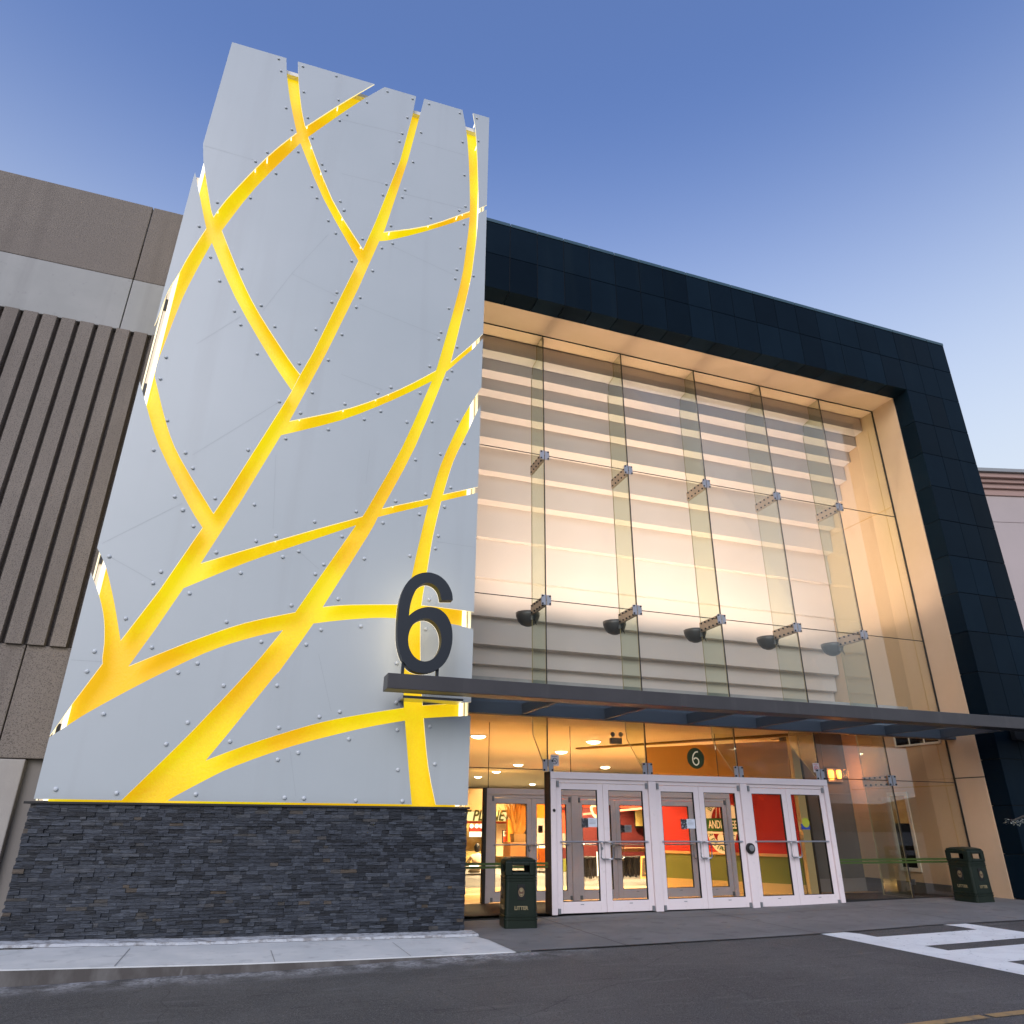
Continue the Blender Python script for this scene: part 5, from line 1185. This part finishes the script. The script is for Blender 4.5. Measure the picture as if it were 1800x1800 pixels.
for k in range(1500):
    c_ = Vector((17.1+rg.gauss(0, .33), 10.2+rg.gauss(0, .33), 1.25+rg.gauss(0, .22))); leaf(c_, rg.uniform(.04, .08))
mb.build('foliage', 'leaf', sh)

mb = MB(); rg = random.Random(5); px_ = [(-260+8*i, -62-10*math.sin(i*.21), 8+3.5*math.sin(i*.37)+2.5*math.sin(i*1.13)+rg.uniform(-1.2, 1.2)) for i in range(80)]  # woods out of view, added to darken the glass reflections
n = len(px_)
mb.add([(x, y, -.5) for x, y, z in px_] + [(x, y-1, z*.7) for x, y, z in px_] + [(x, y-4, z) for x, y, z in px_] + [(x, y-10, z*.8) for x, y, z in px_] + [(x, y-14, -.5) for x, y, z in px_], [(k*n+i, k*n+i+1, (k+1)*n+i+1, (k+1)*n+i) for k in range(4) for i in range(n-1)])
tag(mb.build('unseen_woods', 'far_leaf'), 'unseen dark woods added behind the viewpoint to darken the glass reflections', 'woods', kind='stuff')

# ================================================================== LIGHT
SUN_EL, SUN_AZ = math.radians(27), math.radians(206)      # azimuth from +Y towards +X: low, behind the photographer's left shoulder
W_ = bpy.data.worlds.new('World'); SC.world = W_; W_.use_nodes = True; nt = W_.node_tree; N = nt.nodes; L = nt.links
bg = N['Background']; sky = N.new('ShaderNodeTexSky'); sky.sky_type = 'NISHITA'; sky.sun_disc = False
sky.sun_elevation = SUN_EL; sky.sun_rotation = SUN_AZ; sky.altitude = 100; sky.air_density = 1.0; sky.dust_density = 2.2; sky.ozone_density = 3.0
tcs = N.new('ShaderNodeTexCoord'); sep = N.new('ShaderNodeSeparateXYZ'); L.new(tcs.outputs['Generated'], sep.inputs[0])
mrs = N.new('ShaderNodeMapRange'); mrs.interpolation_type = 'SMOOTHSTEP'
for k, v in (('From Min', .82), ('From Max', .30), ('To Min', 0), ('To Max', 1)): mrs.inputs[k].default_value = v
L.new(sep.outputs['Z'], mrs.inputs['Value'])
gain = N.new('ShaderNodeMix'); gain.data_type = 'RGBA'; gain.blend_type = 'MULTIPLY'; gain.inputs['Factor'].default_value = 1; gain.inputs['B'].default_value = (.86, .87, 1.07, 1)
L.new(sky.outputs['Color'], gain.inputs['A'])
hz = N.new('ShaderNodeMix'); hz.data_type = 'RGBA'; L.new(mrs.outputs[0], hz.inputs['Factor']); L.new(gain.outputs['Result'], hz.inputs['A']); 
dt = N.new('ShaderNodeVectorMath'); dt.operation = 'DOT_PRODUCT'; dt.inputs[1].default_value = (.74, .67, 0); L.new(tcs.outputs['Generated'], dt.inputs[0])
md = N.new('ShaderNodeMapRange'); md.interpolation_type = 'SMOOTHSTEP'
for k, v in (('From Min', -.5), ('From Max', .45), ('To Min', .62), ('To Max', 1)): md.inputs[k].default_value = v
L.new(dt.outputs['Value'], md.inputs['Value'])
hc = N.new('ShaderNodeVectorMath'); hc.operation = 'SCALE'; hc.inputs[0].default_value = (2.75, 3.1, 3.55); L.new(md.outputs[0], hc.inputs['Scale'])
L.new(hc.outputs[0], hz.inputs['B'])   # dusk haze, brightest towards the sunset side
L.new(hz.outputs['Result'], bg.inputs['Color']); bg.inputs['Strength'].default_value = .12
sl = bpy.data.lights.new('sun', 'SUN'); sl.energy = .85; sl.angle = math.radians(40); sl.color = (.97, .95, .97)
so = bpy.data.objects.new('sun', sl); COL.objects.link(so); so.location = (20, -10, 30)
sd = Vector((math.sin(SUN_AZ)*math.cos(SUN_EL), math.cos(SUN_AZ)*math.cos(SUN_EL), math.sin(SUN_EL)))
so.rotation_euler = sd.to_track_quat('Z', 'Y').to_euler()
SC.view_settings.view_transform = 'Standard'; SC.view_settings.look = 'None'; SC.view_settings.gamma = 1; SC.view_settings.exposure = 1.1
SC.render.engine = 'CYCLES'
cyc = SC.cycles; cyc.use_denoising = True; cyc.max_bounces = 10; cyc.transparent_max_bounces = 24; cyc.diffuse_bounces = 5; cyc.glossy_bounces = 4
cyc.caustics_reflective = False; cyc.caustics_refractive = False; cyc.sample_clamp_indirect = 6
